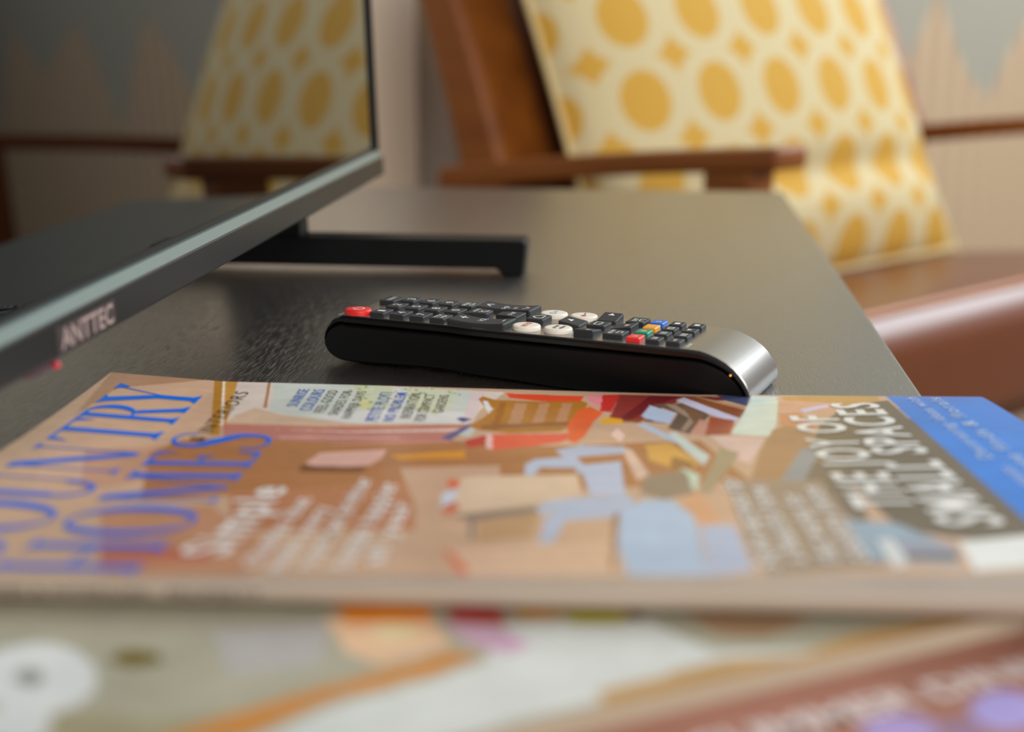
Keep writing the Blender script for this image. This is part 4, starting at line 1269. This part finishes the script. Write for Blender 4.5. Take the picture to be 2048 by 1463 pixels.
def key(s0, s1, t0, t1, h=2.0, m=None, ztop=None, t0f=None, t1f=None, n=5, label=None, edge=0.32, z0=0.2):
    z0 = -0.25
    """rubber key: cross sections along s; ztop(s, t) adds to the height, t0f/t1f move the sides"""
    if n == 5:
        ss = [s0, s0 + edge, (s0 + s1) / 2, s1 - edge, s1]
    else:
        ss = [s0, s0 + edge] + list(np.linspace(s0 + edge, s1 - edge, n)[1:-1]) + [s1 - edge, s1]
    V = []
    nt_ = 6
    for i, s_ in enumerate(ss):
        endd = i in (0, len(ss) - 1)
        a = (t0f(s_) if t0f else t0) + (0.5 if endd else 0)
        c = (t1f(s_) if t1f else t1) - (0.5 if endd else 0)
        row = [(a, -0.4), (a, h - edge), (a + edge, h), ]
        inner_t = [(a + (c - a) * q, h) for q in (0.35, 0.65)]
        row = row + inner_t + [(c - edge, h), (c, h - edge), (c, -0.4)]
        for t, z in row:
            zz = z
            if z > 0:
                zz = z + (ztop(s_, t) if ztop else 0) - (edge if endd and z >= h else 0)
            V.append((s_ * mm, t * mm, (FZ + z0 + zz) * mm))
    k = 8
    F = [(i * k + j, i * k + j + 1, (i + 1) * k + j + 1, (i + 1) * k + j) for i in range(len(ss) - 1) for j in range(k - 1)]
    F += [tuple(range(k)), tuple((len(ss) - 1) * k + j for j in range(k))]
    o = pydata('button', V, F, m or m_key, remote)
    smooth_by_angle(o, 30)
    if label:
        o['label'] = label
    o['h'] = h
    return o


def round_key(s_, t, rs, rt, h, m, label):
    V, F = [], []
    K = 28
    rings = [(1.0, -0.4), (1.0, h - 0.7), (0.97, h - 0.3), (0.90, h - 0.06), (0.80, h), (0.4, h + 0.02)]
    for f, z in rings:
        for k in range(K):
            a = 2 * math.pi * k / K
            V.append(((s_ + rs * f * math.cos(a)) * mm, (t + rt * f * math.sin(a)) * mm, (FZ - 0.25 + z) * mm))
    for i in range(len(rings) - 1):
        for k in range(K):
            F.append((i * K + k, i * K + (k + 1) % K, (i + 1) * K + (k + 1) % K, (i + 1) * K + k))
    F.append(tuple((len(rings) - 1) * K + k for k in range(K)))
    o = pydata('button', V, F, m, remote)
    smooth_by_angle(o, 50)
    o['label'] = label
    o['h'] = h
    return o


m_print = mat('white_print', (236, 236, 232), 0.5)


def put(pts, faces, parent, z, m=None, name='symbol', zf=None):
    """print in remote millimetres (s, t)"""
    V = [(p[0] * mm, p[1] * mm, (FZ - 0.25 + z + 0.05 + (zf(p[0], p[1]) if zf else 0)) * mm) for p in pts]
    o = pydata(name, V, faces, m or m_print, parent)
    return o


def text(body, s_, t, cap, width, parent, z, m=None, fat=0.012, zf=None, name='symbol'):
    """text read across the remote (from the near side to the far side), tops towards the power end; centred on (s, t)"""
    gv, gf, gw = glyphs(body, fat)
    pts = [(s_ + cap / 2 - p[1] * cap, t + (p[0] / gw - 0.5) * width) for p in gv]
    return put(pts, gf, parent, z, m, name, zf)


def lines(segs, parent, z, w=0.45, m=None, zf=None):
    pts, fcs = [], []
    for (a, c) in segs:
        a, c = np.array(a, float), np.array(c, float)
        dd = (c - a) / np.linalg.norm(c - a)
        nn = np.array([-dd[1], dd[0]]) * w / 2
        k = len(pts)
        pts += [a + nn, c + nn, c - nn, a - nn]
        fcs.append((k, k + 1, k + 2, k + 3))
    return put(pts, fcs, parent, z, m, 'symbol', zf)


m_red = mat('red_key', (236, 40, 34), 0.42)
m_cream = mat('cream_key', (238, 228, 212), 0.45)
TC = (2.0, 14.4, 26.6)                                 # the three columns
# power and source
pw = round_key(0.0, 0.2, 5.3, 4.6, 2.4, m_red, 'round red power button')
rg = ring(0.3, 0.2, 2.3, 2.3, 1.8, 1.8, 40, 320, 24)
pts, fcs = [], []
for q in rg:
    fcs.append(tuple(range(len(pts), len(pts) + 4)))
    pts += [(-(p[0] - 0.3) + 0.3, p[1]) for p in q]
put(pts, fcs, pw, 2.42, name='symbol')
lines([((-2.6, 0.2), (0.2, 0.2))], pw, 2.42)
k = key(-1.8, 5.0, 19.6, 29.2, label='source button')
text('SOURCE', 1.6, 24.4, 1.7, 6.6, k, 2.0)
# number pad
for r_, row in enumerate((('1', '2', '3'), ('4', '5', '6'), ('7', '8', '9'), ('TTX/MIX', '0', 'PRE-CH'))):
    s_ = 9.3 + 8.5 * r_
    for c_, ch in enumerate(row):
        t = TC[c_]
        k = key(s_ - 3.1, s_ + 3.1, t - 4.3, t + 4.3)
        if len(ch) == 1:
            text(ch, s_, t, 3.4, 1.7 if ch == '1' else 2.4, k, 2.0, fat=0.0)
        else:
            top, bot = ch.split('/') if '/' in ch else ch.split('-')
            text(top, s_ - 1.2, t, 1.7, 5.6, k, 2.0)
            text(bot, s_ + 1.3, t, 1.7, 4.6, k, 2.0)
# volume and channel rockers, dipped in the middle
zdip = lambda c_, hw: (lambda s_, t: 0.85 * ((s_ - c_) / hw) ** 2 - 0.25)
zv = zdip(52.0, 11.6)
vol = key(40.4, 63.6, -4.6, 7.0, h=2.3, ztop=zv, n=13, t1f=lambda s_: 7.4 - 1.6 * math.cos((s_ - 52) / 11.6 * 1.57), edge=0.6, label='long volume rocker')
lines([((42.6, 2.2), (46.0, 2.2)), ((44.3, 0.6), (44.3, 3.8))], vol, 2.32, 0.6, zf=zv)
lines([((60.6, 0.8), (60.6, 3.6))], vol, 2.32, 0.6, zf=zv)
text('VOL', 52.0, 2.2, 2.6, 5.2, vol, 2.32, fat=0.0, zf=zv)
chn = key(39.6, 62.8, 21.6, 33.0, h=2.3, ztop=zdip(51.2, 11.6), n=13, t0f=lambda s_: 21.2 + 1.6 * math.cos((s_ - 51.2) / 11.6 * 1.57), edge=0.6, label='long channel rocker')
zc = zdip(51.2, 11.6)
lines([((44.6, 25.2), (42.4, 27.0)), ((42.4, 27.0), (44.6, 28.8))], chn, 2.32, 0.6, zf=zc)
text('CH', 50.4, 24.6, 1.5, 2.6, chn, 2.32, zf=zc)
text('P', 51.0, 27.4, 2.8, 2.2, chn, 2.32, fat=0.0, zf=zc)
text('LIST', 54.6, 26.6, 1.3, 3.4, chn, 2.32, zf=zc)
lines([((58.0, 25.2), (60.2, 27.0)), ((60.2, 27.0), (58.0, 28.8))], chn, 2.32, 0.6, zf=zc)
# between the rockers
z1 = lambda s_, t: 0.5 - 0.12 * (s_ - 40)
k = key(40.6, 49.4, 10.0, 18.8, h=2.3, ztop=lambda s_, t: 0.35 * math.cos((s_ - 45) / 4.4), t0f=lambda s_: 9.0 + 0.22 * (s_ - 40), t1f=lambda s_: 19.6 - 0.22 * (s_ - 40), n=7, label='mute button')
text('MUTE', 43.8, 14.4, 1.5, 5.0, k, 2.7)
lines([((46.2, 13.0), (48.0, 13.0)), ((48.0, 13.0), (48.6, 15.4)), ((45.6, 15.4), (46.2, 13.0)), ((45.4, 12.4), (48.6, 16.2))], k, 2.6, 0.35)
k = key(53.0, 62.4, 10.0, 18.8, h=2.3, ztop=lambda s_, t: 0.35 * math.cos((s_ - 58) / 4.4), t0f=lambda s_: 11.2 - 0.20 * (s_ - 53), t1f=lambda s_: 17.4 + 0.20 * (s_ - 53), n=7, label='channel list button')
text('CH LIST', 58.4, 14.4, 1.7, 5.6, k, 2.66)
# cream application buttons and the home button between them
m_blue_ink = mat('blue_ink', (60, 150, 200), 0.5)
m_red_ink = mat('red_ink', (214, 40, 40), 0.5)
m_dark_ink = mat('dark_ink', (40, 40, 42), 0.5)
k = round_key(70.0, 1.5, 5.3, 4.9, 2.1, m_cream, 'cream round button lettered NETFLIX in red')
text('NETFLIX', 70.0, 1.5, 2.2, 7.0, k, 2.12, m_red_ink)
k = round_key(71.0, 25.6, 5.3, 4.9, 2.1, m_cream, 'cream round button with a blue arc')
text('D+', 71.2, 25.6, 2.6, 5.0, k, 2.12, m_blue_ink, fat=0.0)
k = round_key(82.2, 2.2, 5.3, 4.9, 2.1, m_cream, 'cream round button with two lines of black letters')
text('prime', 81.0, 2.2, 1.8, 5.2, k, 2.12, m_dark_ink)
text('video', 83.6, 2.2, 1.8, 5.2, k, 2.12, m_dark_ink)
k = round_key(83.0, 26.0, 5.3, 4.9, 2.1, m_cream, 'cream round button with red dot and thin black bar')
dot = ring(83.6, 24.2, 1.1, 1.1, 0, 0, 0, 360, 14)
pts, fcs = [], []
for q in dot:
    fcs.append((len(pts), len(pts) + 1, len(pts) + 2))
    pts += q[:3]
put(pts, fcs, k, 2.12, m_red_ink)
lines([((83.2, 25.8), (82.6, 29.0))], k, 2.12, 0.5, m_dark_ink)
k = key(65.8, 72.8, 10.2, 19.4, h=2.3, label='home button')
lines([((66.9, 14.8), (68.8, 12.6)), ((66.9, 14.8), (68.8, 17.0)), ((68.8, 12.6), (71.2, 12.6)), ((71.2, 12.6), (71.2, 17.0)), ((71.2, 17.0), (68.8, 17.0))], k, 2.3, 0.5)


def tri_mark(s_, t, ds, dt, parent, z, zf=None):
    put([(s_ - ds, t - dt), (s_ + ds + dt * 0.0, t + dt * 0.0 + (0 if ds else 0)), (s_ - ds, t + dt)] if ds else [(s_ - 1.1, t), (s_ + 1.1, t), (s_, t + dt)], [(0, 1, 2)], parent, z, zf=zf)


# direction pad: four wedges that fall towards the centre
zu = lambda s_, t: 1.3 * (86.0 - s_) / 8
k = key(79.0, 87.4, 9.8, 19.4, h=1.6, ztop=zu, label='up wedge of the direction pad')
put([(83.0, 13.2), (80.8, 14.6), (83.0, 16.0)], [(0, 1, 2)], k, 1.62, zf=zu)
zl = lambda s_, t: 1.4 * (6.0 - t) / 9
k = key(89.8, 97.4, -2.4, 6.8, h=1.7, ztop=zl, label='near wedge of the direction pad')
put([(93.0, 1.6), (94.4, -0.4), (95.8, 1.6)], [(0, 1, 2)], k, 1.72, zf=zl)
zr = lambda s_, t: 1.4 * (t - 22.6) / 9
k = key(89.6, 97.4, 21.4, 30.6, h=1.7, ztop=zr, label='far wedge of the direction pad')
put([(92.0, 27.4), (93.4, 29.4), (94.8, 27.4)], [(0, 1, 2)], k, 1.72, zf=zr)
zd_ = lambda s_, t: 1.3 * (s_ - 100.4) / 8
k = key(99.2, 107.4, 9.8, 19.0, h=1.6, ztop=zd_, label='down wedge of the direction pad')
put([(103.6, 13.0), (105.8, 14.4), (103.6, 15.8)], [(0, 1, 2)], k, 1.62, zf=zd_)
k = key(89.8, 97.0, 10.4, 18.6, h=2.0, label='centre button of the direction pad')
lines([((92.0, 12.4), (92.0, 16.6)), ((92.0, 16.6), (94.4, 16.6)), ((94.4, 16.6), (94.4, 12.8)), ((94.4, 12.8), (93.6, 13.6)), ((92.0, 12.4), (94.4, 12.4))], k, 2.0, 0.4)
k = key(100.2, 107.8, -0.6, 7.4, h=2.0, label='return button')
text('RETURN', 102.4, 3.4, 1.5, 5.6, k, 2.0)
lines([((104.8, 2.0), (104.8, 4.8)), ((104.8, 4.8), (106.4, 4.8)), ((106.4, 4.8), (106.4, 2.2)), ((104.8, 2.0), (104.0, 2.8))], k, 2.0, 0.4)
k = key(101.0, 108.2, 21.6, 30.4, h=2.0, label='exit button')
text('EXIT', 103.6, 26.0, 1.7, 4.4, k, 2.0)
lines([((105.4, 24.4), (107.4, 24.4)), ((105.4, 24.4), (105.4, 27.6)), ((105.4, 27.6), (107.4, 27.6))], k, 2.0, 0.4)
# coloured row and the eight small keys
C4 = (0.4, 9.6, 18.2, 26.8)
for t, ch, rgb, nm in zip(C4, 'ABCD', ((232, 46, 40), (14, 136, 104), (240, 160, 24), (34, 104, 204)), ('red', 'green', 'orange', 'blue')):
    k = key(109.8, 115.0, t - 3.2, t + 3.2, h=1.9, m=mat(nm + '_key', rgb, 0.42), label=nm + ' button')
    text(ch, 112.4, t, 2.0, 1.6, k, 1.9, fat=0.0)
for r_, row in enumerate((('SUB', '|||', '[]', '-'), ('<<', '||', '>', 'o'))):
    s_ = 119.6 + 7.5 * r_
    for t, ch in zip(C4, row):
        k = key(s_ - 2.6, s_ + 2.6, t - 3.2, t + 3.2, h=1.8)
        if ch in '-o>':
            put([(s_ - 1.0, t - 1.2), (s_ + 1.0, t - 1.2 + (1.2 if ch == '>' else 0)), (s_ + (1.0 if ch != '>' else -1.0), t + 1.2), (s_ - 1.0, t + 1.2)], [(0, 1, 2, 3)], k, 1.8)
        else:
            text(ch, s_, t, 1.8, 3.0, k, 1.8)
# small print on the face beside the keys
for body, s_, t, cap, wd in (('POWER', -5.2, -3.2, 0.9, 4.2), ('VOL', 39.6, -4.2, 0.9, 1.6), ('TOOLS', 79.0, 7.6, 1.3, 3.6), ('INFO', 88.6, 20.4, 1.2, 2.6),
                             ('RETURN', 88.8, 0.6, 1.3, 4.4), ('SUBT.', 116.6, 0.4, 1.0, 3.4), ('AD/SUBT.', 132.4, 0.0, 1.3, 6.4)):
    text(body, s_, t, cap, wd, fp, 0.50, fat=0.008, name='face_lettering')
for i in range(6):                                     # raised reading dots by the power key and the volume rocker
    for (s_, t) in ((-3.6 + 0.9 * i, -4.3 + 0.25 * (i % 2)), (51.6 + 0.8 * i, -5.35 + 0.2 * (i % 2))):
        dot = ring(s_, t, 0.16, 0.16, 0, 0, 0, 360, 6)
        pts, fcs = [], []
        for q in dot:
            fcs.append((len(pts), len(pts) + 1, len(pts) + 2))
            pts += q[:3]
        put(pts, fcs, fp, 0.52, name='reading_dot')
